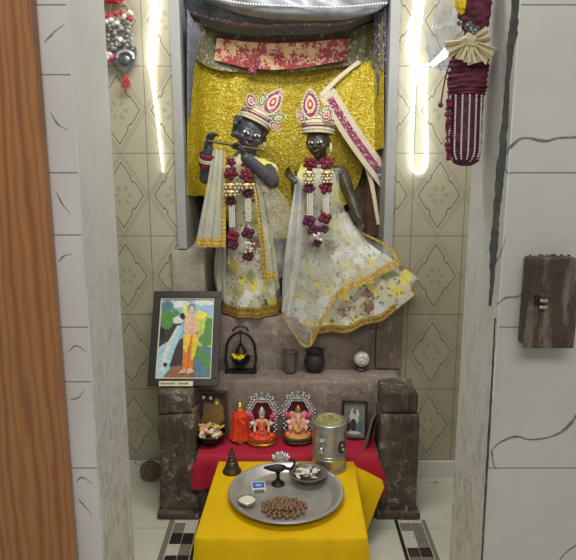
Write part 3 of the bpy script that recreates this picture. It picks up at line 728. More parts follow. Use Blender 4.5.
# arm to the viewer's right: elbow out, forearm up to the mouth
shr, elr, wrr = P(267, 168, YK), P(272, 181, YK-.10), P(246, 158, YK-.15)
chain(b, [shr, elr, wrr], [.035, .030, .022])
hand_prims(b, aim(wrr, P(233, 135, YK-.13)-wrr, (-.5, -.5, -.5)), .092, .62, 1)
chain(b, [P(252, 232, YK), P(252, 290, YK+.01), P(252, 305, YK+.01)], [.062, .045, .035])
kb = part('body', sculpt('body', b, M['black_stone'], .0034, 2), None, KR)
eyes(KR, TK)
b = B(); vs = ball(b, (0, -.795, -.505), (.17, .05, .05), None, 2); bmesh.ops.transform(b, matrix=TK, verts=vs); part('lips', b, M['lips'], KR)
crown(KR, MhK @ Matrix.Translation((.004, .004, .036)) @ Matrix.Rotation(radians(-14), 4, 'X') @ Matrix.Rotation(radians(10), 4, 'Y'), .062, .060, [(.016, .038, .034, .118, radians(8), RED), (-.034, .040, .021, .056, radians(-42), RED), (-.010, .056, .016, .058, radians(-12), GRN), (.044, .034, .018, .062, radians(52), GRN), (.046, .020, .016, .05, radians(95), RED)])
# tunic
b = B(); chain(b, [P(246, 170, YK+.0), P(247, 198, YK+.0), P(250, 232, YK+.0)], [.074, .080, .076]); chain(b, [P(260, 168, YK), P(269, 171, YK-.015)], [.043, .039]); chain(b, [P(232, 168, YK), P(222, 172, YK-.02)], [.046, .040])
part('tunic', sculpt('tunic', b, M['tunic'], .005, 4), None, KR)
# skirt
A1 = lambda w: (w*PX, 0, 0)
gk = rings([(P(250, 222, YK), A1(21), (0, -.085, 0), .8), (P(251, 262, YK-.005), A1(25), (0, -.092, -.004), .8), (P(252, 309, YK-.01), A1(30), (0, -.105, -.010), .8)], 84, 30, .05, 9, .5)
ks = part('skirt', gridmesh(gk, .002, flip=1), M['floral'], KR)
def rows_border(g, r0, r1, parent, name='hem_border', off=.003, m='zari'):
    # pushes outward from the ring axis
    bm = B(); uv = bm.loops.layers.uv.new('UVMap'); n = len(g[0]); out = []
    for j in range(r0, r1):
        c = sum(g[j], V((0, 0, 0)))/n; out.append([bm.verts.new(p+(V((p.x-c.x, p.y-c.y, 0))).normalized()*off) for p in g[j]])
    for a in range(len(out)-1):
        for i in range(n-1):
            f = bm.faces.new((out[a][i], out[a][i+1], out[a+1][i+1], out[a+1][i]))
            for l, c in zip(f.loops, ((i/n, a/40), ((i+1)/n, a/40), ((i+1)/n, (a+1)/40), (i/n, (a+1)/40))): l[uv].uv = c
    r = bmesh.ops.solidify(bm, geom=bm.faces[:], thickness=.0012)
    return part(name, bm, M[m], parent)
rows_border(gk, 26, 30, ks)
# stole, two panels
g = loft([[P(213, 150, 2.415), P(219, 149, 2.412), P(226, 150, 2.42)], [P(206, 190, 2.405), P(216, 190, 2.40), P(226, 190, 2.405)], [P(195, 246, 2.40), P(210, 247, 2.39), P(226, 247, 2.395)]], 30, 40, rip(.004, 2.5, 6))
st = part('stole', gridmesh(g, .0012), M['veil2'], KR)
part('stole_border', gridmesh(g, .0016, .002, cols=(24, 30)), M['zari'], st); part('stole_border', gridmesh(g, .0016, .0025, rows=(36, 40)), M['zari'], st)
g = loft([[P(250, 166, 2.445), P(258, 172, 2.44), P(270, 178, 2.45)], [P(257, 215, 2.39), P(268, 212, 2.385), P(292, 212, 2.40)], [P(263, 280, 2.385), P(276, 279, 2.375), P(298, 270, 2.385)]], 34, 44, rip(.005, 3, 7))
st = part('stole', gridmesh(g, .0012), M['veil'], KR)
part('stole_border', gridmesh(g, .0016, .002, cols=(0, 8)), M['zari'], st); part('stole_border', gridmesh(g, .0016, .0025, rows=(41, 44), cols=(0, 18)), M['zari'], st)
g = loft([[P(216, 244, 2.47), P(226, 246, 2.45)], [P(214, 275, 2.47), P(226, 275, 2.45)], [P(218, 298, 2.47), P(226, 302, 2.45)]], 20, 20, rip(.008, 2, 3))
part('side_drape', gridmesh(g, .0012), M['veil2'], KR)
# armlets
b = B(); ax = (wrl-ell).normalized()
for q_, m_ in ((.45, 0), (.62, 1), (.78, 0)):
    c_ = ell.lerp(wrl, q_); qd = ax.to_track_quat('Z', 'Y').to_matrix().to_4x4(); lathe(b, [(.026, -.009), (.031, -.006), (.031, .006), (.026, .009)], c_, 20, qd, m_)
part('armlet', b, [M['rose'], M['ivory']], KR, label='red and ivory armlet')
b = B(); ear = TK @ V((.82, -.1, -.32)); lathe(b, [(0, -.018), (.007, -.014), (.010, -.004), (.005, .006), (0, .009)], ear, 16); part('earring', b, M['ivory'], KR)
fl0, fl1 = P(208, 141, YK-.135), P(262, 150, YK-.115)
b = B(); tube(b, [fl0, fl1], .0045, 10); fo = solo('flute', b, M['bronze'], 'thin dark flute held to the lips of the left statue', 'flute', fl0)

# ---------- Radha-posed statue
RA = thing('statue', 'dark stone statue with one arm hanging, in a wide floral skirt and white veil', 'statue', P(325, 316, 2.48), 'robed statues in the niche')
YR = 2.53
hr = P(318, 142, YR-.03); MhR = Matrix.Translation(hr) @ Matrix.Rotation(radians(-3), 4, 'Y') @ Matrix.Rotation(radians(-16), 4, 'Z') @ Matrix.Rotation(radians(4), 4, 'X')
b = B(); TR = head_prims(b, MhR, .062)
chain(b, [P(320, 152, YR), P(322, 168, YR)], [.027, .03])
chain(b, [P(322, 172, YR+.005), P(324, 200, YR+.005), P(325, 225, YR+.005)], [.056, .056, .058])
chain(b, [P(304, 173, YR), P(340, 173, YR)], [.032, .032])
s_, e_, w_ = P(342, 174, YR), P(351, 198, YR-.03), P(358, 217, YR-.07); chain(b, [s_, e_, w_], [.030, .024, .018])
hand_prims(b, aim(w_, P(364, 236, YR-.10)-w_, (-.6, -.5, 0)), .072, .25, -1)
s2, e2, w2 = P(304, 175, YR), P(298, 200, YR-.08), P(295, 182, YR-.13); chain(b, [s2, e2, w2], [.030, .025, .019])
hand_prims(b, aim(w2, P(281, 166, YR-.14)-w2, (.3, -.9, .3)), .075, .35, 1)
chain(b, [P(326, 230, YR), P(327, 290, YR-.01), P(327, 305, YR-.01)], [.06, .045, .035])
part('body', sculpt('body', b, M['black_stone2'], .0034, 2), None, RA)
eyes(RA, TR)
b = B(); vs = ball(b, (0, -.795, -.505), (.16, .05, .05), None, 2); bmesh.ops.transform(b, matrix=TR, verts=vs); part('lips', b, M['lips'], RA)
crown(RA, MhR @ Matrix.Translation((0, .006, .030)) @ Matrix.Rotation(radians(-10), 4, 'X') @ Matrix.Rotation(radians(3), 4, 'Y'), .066, .056, [(-.014, .046, .036, .118, radians(-5), RED), (.032, .042, .022, .056, radians(32), RED), (.020, .072, .015, .05, radians(58), GRN), (-.044, .036, .016, .056, radians(-28), RED)])
b = B(); chain(b, [P(321, 176, YR-.005), P(324, 200, YR-.005), P(325, 224, YR-.005)], [.062, .066, .066]); part('blouse', sculpt('blouse', b, M['tunic'], .005, 4), None, RA)
b = B(); chain(b, [P(336, 171, YR), P(344, 180, YR-.012)], [.040, .036]); chain(b, [P(308, 171, YR), P(302, 184, YR-.03)], [.040, .036]); part('sleeve', sculpt('sleeve', b, M['yellow_blouse'], .005, 4), None, RA)
gr = rings([(P(325, 212, YR-.01), (22*PX, 0, 0), (0, -.078, 0), .8), (P(331, 245, YR-.04), (34*PX, -.02, .02), (0, -.085, -.015), .7), (P(341, 272, 2.465), (51*PX, -.05, .048), (.0, -.085, -.05), .3), (P(348, 296, 2.440), (65*PX, -.055, .078), (0, -.09, -.118), .1)], 110, 36, .035, 11, 1.1)
rs_ = part('skirt', gridmesh(gr, .002), M['floral'], RA)
rows_border(gr, 33, 36, rs_)
# veil
g = loft([[P(299, 168, 2.455), P(310, 174, 2.425), P(326, 174, 2.425), P(338, 170, 2.45)],
          [P(294, 190, 2.40), P(311, 200, 2.40), P(328, 200, 2.405), P(342, 200, 2.43)],
          [P(290, 240, 2.375), P(312, 246, 2.37), P(334, 240, 2.38), P(354, 226, 2.395)],
          [P(285, 285, 2.355), P(311, 308, 2.345), P(335, 278, 2.35), P(362, 262, 2.355), P(390, 246, 2.37)],
          [P(282, 316, 2.345), P(308, 347, 2.335), P(335, 300, 2.338), P(366, 284, 2.34), P(400, 264, 2.36)]], 80, 60, lambda u, v: V((0, .006*v*sin(u*34+v*3)+.004*v*sin(u*61), 0)))
vl = part('veil', gridmesh(g, .001), M['veil'], RA)
part('veil_border', gridmesh(g, .0016, .002, rows=(54, 60), cols=(21, 80)), M['zari'], vl)
part('veil_border', gridmesh(g, .0012, .002, cols=(77, 80), rows=(34, 60)), M['zari'], vl)
part('veil_border', gridmesh(g, .0012, .001, rows=(59, 60+0) if False else (58, 60), cols=(0, 22)), M['zari'], vl)
# gathered fold of the veil at the left side and one across
g = loft([[P(296, 176, 2.385), P(303, 182, 2.38)], [P(289, 225, 2.36), P(304, 232, 2.35)], [P(283, 275, 2.345), P(299, 278, 2.335)], [P(282, 312, 2.34), P(290, 318, 2.33)]], 22, 40, rip(.007, 2, 4))
part('veil_fold', gridmesh(g, .001), M['veil3'], RA)
b = B(); ear = TR @ V((.84, -.1, -.2)); lathe(b, [(0, -.034), (.005, -.028), (.006, -.012), (.004, .004), (0, .008)], ear, 14); part('earring', b, M['ivory'], RA)
b = B(); tube(b, [P(311, 158, YR-.05), P(318, 163, YR-.065), P(328, 163, YR-.06), P(334, 158, YR-.03)], .006, 8, smooth=16); part('necklace', b, M['rose'], RA)

# ---------- garlands
def garland(label, base, sides, pend, Yg):
    G = thing('garland', label, 'garland', P(*base, Yg), 'flower garlands on the statues')
    for pts in sides:
        cord = B(); tube(cord, [P(x, y, Yg+.012) for x, y, *_ in pts], .002, 6); part('cord', cord, M['rose'], G)
        for x, y, kind, r in pts:
            bm = B()
            if kind == 'r':
                for q_ in range(6): rose(bm, P(x, y, Yg)+V((.62*cos(q_*1.26+x)*r*PX*(q_ < 5), -.005*(q_ == 5)-random.uniform(0, .004), .58*sin(q_*1.26+x)*r*PX*(q_ < 5))), r*PX*random.uniform(.42, .56))
                part('rose', bm, M['rose'], G)
            elif kind == 'p':
                for q_ in range(6): rose(bm, P(x, y, Yg)+V((.62*cos(q_*1.26+x)*r*PX*(q_ < 5), -.005*(q_ == 5)-random.uniform(0, .004), .5*sin(q_*1.26+x)*r*PX*(q_ < 5))), r*PX*random.uniform(.4, .55))
                part('plum_flower', bm, M['rose_purple'], G)
            elif kind == 'b':
                c0 = P(x, y, Yg)
                lathe(bm, [(r*PX*.9, -.011), (r*PX, -.008), (r*PX, .008), (r*PX*.9, .011)], c0, 20)
                for i in range(9):
                    for zz in (-.006, .006): ball(bm, c0+V((r*PX*cos(2*pi*i/9+zz*30), r*PX*sin(2*pi*i/9+zz*30), zz+random.uniform(-.001, .001))), random.uniform(.0042, .0056), None, 1, 1)
                part('bead_band', bm, [M['gold'], M['pearl']], G)
            elif kind == 's':
                for s in (-1.2, -.4, .4, 1.2):
                    for i in range(14): ball(bm, P(x, y, Yg)+V((s*.0075, -.006*cos(s), .040-i*.0062)), .0036, None, 1)
                part('pearl_strands', bm, M['pearl'], G)
    for x, y, kind, r in pend:
        bm = B()
        if kind == 'b':
            for i in range(16): ball(bm, P(x, y, Yg-.01)+V((random.uniform(-1, 1)*r*PX, random.uniform(-.01, .005), random.uniform(-1, 1)*r*PX)), .0055, None, 1)
            part('bead_cluster', bm, M['pearl'], G)
        else:
            for i in range(4):
                a = i*pi/2+.4; rose(bm, P(x, y, Yg)+V((cos(a)*r*PX*.5, 0, sin(a)*r*PX*.4)), r*PX*.6)
            part('plum_flower' if kind == 'p' else 'rose', bm, M['rose_purple' if kind == 'p' else 'rose'], G)
garland('dark red flower and pearl garland hanging on the flute-playing statue', (240, 160), [[(231, 162, 'r', 5), (231, 173, 'r', 7), (231, 186, 'b', 6.5), (231, 193, 'b', 6.5), (231, 201, 'p', 6), (232, 216, 's', 5)], [(246, 164, 'r', 5), (246, 175, 'r', 7), (247, 186, 'b', 6.5), (248, 193, 'p', 6), (248, 210, 's', 5)]], [(233, 236, 'r', 7), (233, 245, 'p', 6), (248, 233, 'p', 7), (249, 247, 'b', 5), (248, 256, 'p', 6)], 2.385)
garland('dark red flower and pearl garland hanging on the statue with the white veil', (318, 162), [[(310, 164, 'r', 7), (309, 174, 'b', 5.5), (309, 181, 'b', 5), (309, 188, 'p', 6), (310, 204, 's', 5)], [(327, 163, 'r', 7), (327, 174, 'b', 5.5), (327, 180, 'b', 5), (326, 187, 'r', 7), (326, 204, 's', 5)]], [(309, 221, 'p', 7), (325, 218, 'r', 7), (314, 230, 'p', 7), (324, 229, 'p', 5), (317, 236, 'b', 4), (317, 243, 'p', 5)], 2.352)

# ================================================================== PICTURES
def framed(name, label, cat, bl, br, tl, fw, depth, fm, art, group=None, fillet=True):
    Mx, w, h = frame_at(bl, br, tl); T = thing(name, label, cat, (V(bl)+V(br))/2, group)
    bm = B()
    for lo, hi in (((0, 0, 0), (w, depth, fw)), ((0, 0, h-fw), (w, depth, h)), ((0, 0, fw), (fw, depth, h-fw)), ((w-fw, 0, fw), (w, depth, h-fw))): bx(bm, lo, hi, .0015)
    bmesh.ops.transform(bm, matrix=Mx, verts=bm.verts[:]); part('frame', bm, fm, T, False)
    bm = B(); bx(bm, (fw*.8, depth*.75, fw*.8), (w-fw*.8, depth, h-fw*.8)); bmesh.ops.transform(bm, matrix=Mx, verts=bm.verts[:]); part('backing', bm, M['frame_black'], T, False)
    if fillet:
        bm = B(); f2 = fw+.004
        for lo, hi in (((fw, depth*.3, fw), (w-fw, depth*.6, f2)), ((fw, depth*.3, h-f2), (w-fw, depth*.6, h-fw)), ((fw, depth*.3, f2), (f2, depth*.6, h-f2)), ((w-f2, depth*.3, f2), (w-fw, depth*.6, h-f2))): bx(bm, lo, hi)
        bmesh.ops.transform(bm, matrix=Mx, verts=bm.verts[:]); part('fillet', bm, M['cream_line'], T, False)
    mats = []; bm = B(); W, H = w-2*fw, h-2*fw
    for i, (m, pts) in enumerate(art):
        if M[m] not in mats: mats.append(M[m])
        f = bm.faces.new([bm.verts.new((fw+x*W, depth*.7-.00025*(i+1), fw+y*H)) for x, y in pts]); f.material_index = mats.index(M[m])
    bmesh.ops.transform(bm, matrix=Mx, verts=bm.verts[:]); part('print', bm, mats, T, False)
    return T, Mx, w, h
def ell(cx, cy, rx, ry, n=20): return [(cx+rx*cos(2*pi*i/n), cy+ry*sin(2*pi*i/n)) for i in range(n)]
def blob(cx, cy, rx, ry, n=22, a=.18, s=0):
    r = random.Random(s); return [(min(1, max(0, cx+rx*(1+r.uniform(-a, a))*cos(2*pi*i/n))), min(1, max(0, cy+ry*(1+r.uniform(-a, a))*sin(2*pi*i/n)))) for i in range(n)]
SQ = [(0, 0), (1, 0), (1, 1), (0, 1)]
art = [('a_sky', SQ), ('a_white', blob(.3, .93, .22, .05, s=1)), ('a_white', blob(.8, .95, .2, .04, s=2)), ('a_blue', blob(.12, .9, .12, .08, s=21)),
       ('a_lime', [(.62, .38), (1, .34), (1, .72), (.84, .76), (.66, .74)]), ('a_lime', blob(.74, .70, .25, .12, s=3)), ('a_halo', blob(.70, .78, .16, .06, s=33)), ('a_green', blob(.93, .60, .09, .16, s=4)), ('a_green', blob(.87, .48, .12, .08, s=5)),
       ('a_blue', [(.62, 0), (1, 0), (1, .38), (.68, .40)]), ('a_green', blob(.76, .30, .12, .07, s=6)), ('a_green', blob(.92, .16, .08, .12, s=14)), ('a_blue', blob(.84, .08, .14, .05, s=15)),
       ('a_rock', [(0, .38), (.3, .40), (.42, .62), (.34, .70), (.12, .64), (0, .66)]), ('a_green', blob(.13, .72, .13, .13, s=7)), ('a_green', blob(.28, .80, .07, .06, s=17)), ('a_dark', blob(.06, .55, .06, .08, s=18)),
       ('a_water', [(.0, .0), (.2, .0), (.26, .2), (.34, .42), (.46, .62), (.34, .66), (.2, .46), (.06, .40), (0, .36)]), ('a_white', [(.05, .1), (.12, .1), (.24, .42), (.36, .62), (.30, .60), (.15, .40)]),
       ('a_rock', [(.24, .16), (.46, .08), (.48, .5), (.40, .48), (.32, .36)]), ('a_earth', [(.14, .03), (.3, .15), (.66, .17), (.72, .04), (.5, .0), (.2, 0)]), ('a_dark', blob(.16, .17, .035, .025, s=19)),
       ('a_halo', ell(.57, .84, .16, .10)), ('a_sky', ell(.60, .86, .11, .08)), ('a_blue', ell(.58, .86, .066, .068)), ('a_skin', ell(.58, .845, .05, .055)), ('a_white', [(.55, .79), (.61, .79), (.60, .70), (.57, .68)]),
       ('a_skin', [(.48, .77), (.68, .77), (.70, .60), (.68, .5), (.5, .5), (.46, .6)]), ('a_white', blob(.34, .72, .10, .05, s=8)), ('a_dark', blob(.42, .77, .05, .04, s=9)), ('a_skin', [(.62, .66), (.76, .62), (.74, .56), (.58, .60)]),
       ('a_orange', [(.48, .12), (.66, .12), (.70, .52), (.46, .52)]), ('a_yellow', [(.47, .36), (.54, .30), (.6, .52), (.46, .54)]), ('a_yellow', [(.62, .2), (.70, .28), (.74, .52), (.64, .54)]), ('a_earth', [(.565, .12), (.58, .12), (.59, .4), (.57, .4)]),
       ('a_skin', [(.40, .06), (.54, .07), (.54, .12), (.48, .12)]), ('a_skin', [(.56, .05), (.70, .08), (.64, .12), (.56, .12)])]
PBL, PBR = P(147, 387, 2.2), P(218, 388, 2.2)
PBL.z = PBR.z = .507
PTL = P(157.5, 291, 2.395)
T, Mx, w, h = framed('framed_picture', 'large black-framed print of a robed figure by a waterfall, on the left pillar', 'picture', PBL, PBR, PTL, .028, .016, M['frame_black'], art, 'devotional pictures on the altar')
bm = B(); bx(bm, (.045, -.002, -.001), (.172, .001, .018)); bmesh.ops.transform(bm, matrix=Mx, verts=bm.verts[:]); cs = part('caption_strip', bm, M['cream_line'], T, False)
bm = B(); x = .051
for ln in (.005, .004, .006, .005, .004, .006, .003, .007, .004, .012, .005, .004, .006, .004, .005, .007):
    if ln < .01: bx(bm, (x, -.0024, .005), (x+ln*.75, -.0018, .012))
    x += ln+.0012
bmesh.ops.transform(bm, matrix=Mx, verts=bm.verts[:]); part('lettering', bm, M['a_dark'], cs, False)
art2 = [('a_rock', SQ), ('a_dark', blob(.5, .9, .5, .12, s=1)), ('a_earth', blob(.3, .6, .2, .18, s=2)), ('a_brass', blob(.66, .5, .28, .30, s=3)), ('a_brass', ell(.66, .78, .12, .09)), ('a_halo', ell(.66, .76, .06, .045)), ('a_brass', blob(.28, .36, .24, .14, s=4)), ('a_white', blob(.14, .9, .06, .04, s=5)), ('a_white', blob(.42, .88, .06, .04, s=6)), ('a_earth', blob(.6, .44, .12, .1, s=7)), ('a_green', blob(.2, .62, .06, .06, s=8))]
a = P(198, 436, 2.255); c_ = P(228.5, 434, 2.262); a.z = c_.z = .267; t_ = P(199, 391, 2.278)
framed('framed_picture', 'small maroon-framed golden picture standing behind the bowl of petals', 'picture', a, c_, t_, .010, .010, M['frame_maroon'], art2, 'devotional pictures on the altar', False)
art3 = [('a_grey', SQ), ('a_white', blob(.5, .6, .22, .26, s=1)), ('a_grey', blob(.5, .75, .1, .1, s=2)), ('a_dark', blob(.2, .3, .12, .12, s=3)), ('a_blue', blob(.75, .3, .14, .16, s=4)), ('a_rock', blob(.45, .35, .14, .2, s=5)), ('a_white', blob(.5, .12, .3, .05, s=6))]
a = P(341, 440, 2.25); c_ = P(367, 438, 2.238); a.z = c_.z = .268; t_ = P(340.5, 400, 2.274)
framed('framed_picture', 'small black-framed grey picture standing behind the steel canister', 'picture', a, c_, t_, .010, .010, M['frame_black'], art3, 'devotional pictures on the altar', False)
art4 = [('a_grey', SQ), ('a_rock', blob(.5, .55, .3, .3, s=1)), ('a_white', blob(.5, .6, .16, .16, s=2))]
a = V((.268, 2.19, .268)); c_ = V((.306, 2.165, .268)); 
a = V((.287, 2.185, .268)); c_ = V((.318, 2.27, .268)); t_ = V((.318, 2.175, .392))
framed('framed_picture', 'grey-edged picture turned sideways, leaning on the right pillar', 'picture', V((.315, 2.25, .268)), V((.284, 2.165, .268)), V((.340, 2.25, .388)), .008, .010, M['dark_steel'], art4, 'devotional pictures on the altar', False)

# ================================================================== CLOTHS OF BENCH AND TABLE
def red_cloth():
    nu, nv = 90, 34; g = []
    for j in range(nv):
        v = j/(nv-1); row = []
        for i in range(nu):
            u = i/(nu-1); x = -.332+.664*u
            if v < .5:
                k = v/.5; y = 2.283-(2.283-2.128)*k; z = .2645+.0012*sin(u*40)*sin(k*7)+.0012*sin(u*23+k*9)
                if u > .88: z += .02*((u-.88)/.12)**2*(1-k)
            else:
                k = (v-.5)/.5; L = .118+.006*sin(u*9)+.03*max(0, u-.85)/.15*1.2
                y = 2.128-.012*sin(min(1, k*4)*pi/2)-.009*k*(1+sin(u*38+1.5*sin(u*9))); z = .2645-.006*min(1, k*3)-L*k; x *= 1+.085*min(1, k*2.5)
            row.append(V((x, y, z)))
        g.append(row)
    return g
bmr = gridmesh(red_cloth(), .002)
solo('altar_cloth', bmr, M['red'], 'red cloth spread over the altar bench under the small idols', 'cloth', (0, 2.2, .26))
TB = thing('low_table', 'low wooden stool table hidden under the yellow cloth before the altar', 'table', (-.015, 1.86, 0))
b = B(); bx(b, (-.255, 1.64, .232), (.228, 2.085, .255), .003); part('tabletop', b, M['wood'], TB, False)
for x_ in (-.235, .208):
    for y_ in (1.665, 2.06): b = B(); bx(b, (x_-.018, y_-.018, 0), (x_+.018, y_+.018, .232), .002); part('leg', b, M['wood'], TB, False)
def yellow_cloth():
    # perimeter of top edge, clockwise from back-left, as (x, y)
    cs = [V((-.252, 2.087)), V((.238, 2.087)), V((.232, 1.628)), V((-.272, 1.628))]; per = []; n = 40
    for k in range(4):
        a, c = cs[k], cs[(k+1) % 4]
        for i in range(n): per.append(a.lerp(c, i/n))
    N = len(per); cen = V((-.012, 1.86)); rows = []
    for s in (0.0, .3, .6, .85, .955, .985): rows.append([V((cen.x+(p.x-cen.x)*s, cen.y+(p.y-cen.y)*s, .2585)) for p in per])
    rows.append([V((p.x, p.y, .2575)) for p in per])
    for kk in range(1, 13):
        k = kk/12; row = []
        for i, p in enumerate(per):
            side = i//n; f = (i % n)/n
            nrm = [V((0, 1)), V((1, 0)), V((0, -1)), V((-1, 0))][side]
            # corner blend
            cd = min(f, 1-f); nb = [V((0, 1)), V((1, 0)), V((0, -1)), V((-1, 0))][(side+1) % 4 if f > .5 else (side-1) % 4]; wgt = max(0, .5-cd*5); d = (nrm*(1-wgt)+nb*wgt)
            L = .225; flare = .010+.012*k
            rp = .006*k*sin(i*.55+1.2*sin(i*.21)); 
            if side == 0: L = .10; flare = .006; rp = 0
            fl = 0
            if side == 1: fl = max(0, 1-abs(f-.07)/.28); 
            if side == 0 and f > .9: fl = max(0, (f-.9)/.1)*.7
            if side == 2: L = .245; flare = .014+.02*k
            flare += .105*fl**1.3*k; L = L*(1-fl*.74)
            drop = L*(1-(1-k)**1.0); ease = sin(min(1, k*2.2)*pi/2)
            q_ = p+d*(flare*ease+rp)
            if side == 0: q_.y = min(q_.y, 2.102)
            row.append(V((q_.x, q_.y, .2575-drop*(.35 if kk == 1 else 1))))
        rows.append(row)
    for r in rows: r.append(r[0].copy())
    return rows
solo('table_cloth', gridmesh(yellow_cloth(), .0022, flip=-1), M['yellow'], 'bright yellow cloth draped over the low table in front of the altar', 'tablecloth', (-.015, 1.86, .2585))
ZT = .2602
# ================================================================== TRAY AND ITS CONTENTS
tc = V((-.006, 1.845, ZT))
b = B(); lathe(b, [(0, 0), (.150, 0), (.158, .002), (.178, .022), (.186, .026), (.189, .0245), (.1865, .029), (.182, .0295), (.174, .026), (.155, .0055), (.148, .003), (0, .003)], tc, 72)
b2 = b
TRY = solo('tray', b2, M['tray'], 'large round metal tray with offerings on the yellow table', 'tray', tc)
ZI = ZT+.0036
# beads
c0 = PZ(284, 509, ZI); MA = thing('prayer_beads', 'heaped string of brown rough prayer beads on the tray', 'prayer beads', c0)
me_b = None; pts = []; rnd = random.Random(3)
r_b = .0066
for lay, (nn, sc, z) in enumerate(((66, 1, 0), (36, .62, .0105))):
    for i in range(nn):
        t = i*2.39996; r = sc*sqrt((i+.5)/nn); pts.append(V((c0.x+.072*r*cos(t)+rnd.uniform(-.002, .002), c0.y+.058*r*sin(t)+rnd.uniform(-.002, .002), ZI+r_b+z)))
for k in range(7): pts.append(V((c0.x+.070+k*.0052, c0.y-.022-.012*sin(k*.6)+.004, ZI+r_b)))
for i, p_ in enumerate(pts[:100]):
    if me_b is None:
        b = B(); lumpy(b, (0, 0, 0), r_b, .22, 5, 2, seed=4); me_b = finish_mesh('bead', b, M['bead'])
    o = bpy.data.objects.new('bead', me_b); C.objects.link(o); o.parent = MA; o.location = p_-c0; o.rotation_euler = (rnd.random()*6, rnd.random()*6, rnd.random()*6)
b = B(); tube(b, [p_ for p_ in pts[60:66]], .001, 5, smooth=40); part('cord', b, M['bead'], MA)
# matchbox
mc = PZ(258.5, 489, ZI); T = thing('matchbox', 'white and blue matchbox lying on the tray', 'matchbox', mc)
R_ = Matrix.Translation(mc) @ Matrix.Rotation(radians(8), 4, 'Z')
b = B(); box(b, (0, 0, .007), (.046, .050, .013), R_, .0008); part('sleeve', b, M['paper'], T, False)
b = B(); box(b, (0, .001, .0138), (.038, .036, .0006), R_); part('label', b, M['blue'], T, False)
b = B(); vs = ball(b, (0, .0, .0142), (.012, .009, .0006), None, 2); bmesh.ops.transform(b, matrix=R_, verts=vs); part('emblem', b, M['a_sky'], T)
b = B(); box(b, (0, -.0252, .0065), (.034, .0006, .009), R_); part('drawer_end', b, M['a_grey'], T, False)
# small cup
cc = PZ(247, 505, ZI); T = thing('small_bowl', 'tiny steel bowl of white powder at the left of the tray', 'bowl', cc, 'metal bowls on the tray')
b = B(); lathe(b, [(0, 0), (.016, 0), (.026, .012), (.029, .021), (.0305, .0215), (.0285, .0225), (.0245, .0125), (.015, .003), (0, .003)], cc, 36); part('bowl', b, M['steel'], T)
b = B(); lathe(b, [(0, .019), (.014, .0185), (.0262, .0165), (.0235, .0135), (0, .0135)], cc, 30); part('powder', b, M['whiteflower'], T)
# bowl with flowers
fc = PZ(308, 481, ZI); T = thing('offering_bowl', 'steel bowl of white petals standing on the tray', 'bowl', fc, 'metal bowls on the tray')
b = B(); lathe(b, [(0, 0), (.026, 0), (.027, .003), (.046, .018), (.060, .031), (.0655, .0325), (.066, .0345), (.0585, .034), (.044, .021), (.025, .006), (0, .005)], fc, 48); part('bowl', b, M['dark_steel'], T)
for i in range(34):
    b = B(); a = random.uniform(0, 2*pi); r = .045*sqrt(random.random()); q_ = Euler((random.uniform(-.7, .7), random.uniform(-.7, .7), random.uniform(0, 6))).to_matrix().to_4x4()
    ball(b, fc+V((r*cos(a), r*sin(a), .029+.008*random.random()+.10*r*r)), (.013, .008, .003), q_, 2); part('petal', b, M[random.choice(['whiteflower', 'whiteflower', 'pewter', 'bead', 'paper'])], T)
# oil lamp: leaf bowl, curved handle, pedestal
lc = PZ(278, 484, ZI); T = thing('oil_lamp', 'black footed oil lamp with leaf bowl and curled handle on the tray', 'lamp', lc)
b = B(); lathe(b, [(0, 0), (.023, 0), (.022, .004), (.012, .010), (.006, .022), (.0055, .036), (.010, .046), (0, .047)], lc, 28); part('foot', b, M['iron'], T)
b = B(); n = 30; rr_ = []
for zf, kf in ((0, .25), (.006, .7), (.014, 1.0), (.016, .97), (.009, .66), (.004, .2)):
    rr_.append([b.verts.new(lc+V((kf*.030*cos(2*pi*i/n)-(kf*.020*max(0, -cos(2*pi*i/n))**4), kf*.023*sin(2*pi*i/n), .046+zf))) for i in range(n)])
for x_, y_ in zip(rr_, rr_[1:]):
    for i in range(n): b.faces.new((x_[i], x_[(i+1) % n], y_[(i+1) % n], y_[i]))
b.faces.new(rr_[0]); b.faces.new(rr_[-1]); part('lamp_bowl', b, M['iron'], T)
b = B(); tube(b, [lc+V(v_) for v_ in ((.026, 0, .058), (.042, 0, .056), (.052, 0, .066), (.056, 0, .080), (.049, 0, .088), (.041, 0, .083))], [.0055, .005, .0045, .004, .0045, .003], 10, smooth=26); part('handle', b, M['iron'], T)
# ================================================================== TABLE TOP
bc = PZ(232, 471.5, ZT); T = thing('hand_bell', 'old bronze hand bell standing on the yellow cloth left of the tray', 'bell', bc)
b = B(); lathe(b, [(0, .001), (.030, .001), (.034, .0), (.034, .003), (.029, .010), (.023, .024), (.021, .034), (.014, .041), (0, .043)], bc, 36); bl_ = part('bell_body', b, M['bronze'], T)
b = B(); lathe(b, [(.0, .040), (.012, .042), (.015, .047), (.012, .052), (.009, .055), (.013, .060), (.010, .066), (.006, .071), (.005, .085), (.0035, .094), (0, .097)], bc, 24); part('handle', b, M['bronze'], T)
lc = PZ(281, 461, ZT); lc.y = 2.066; T = thing('lotus_dish', 'small silver lotus-shaped dish behind the tray', 'dish', lc)
b = B(); lathe(b, [(0, 0), (.016, 0), (.015, .003), (.007, .008), (.007, .013), (.018, .018), (.024, .024), (.022, .024), (.015, .021), (0, .02)], lc, 28); part('cup', b, M['dark_steel'], T)
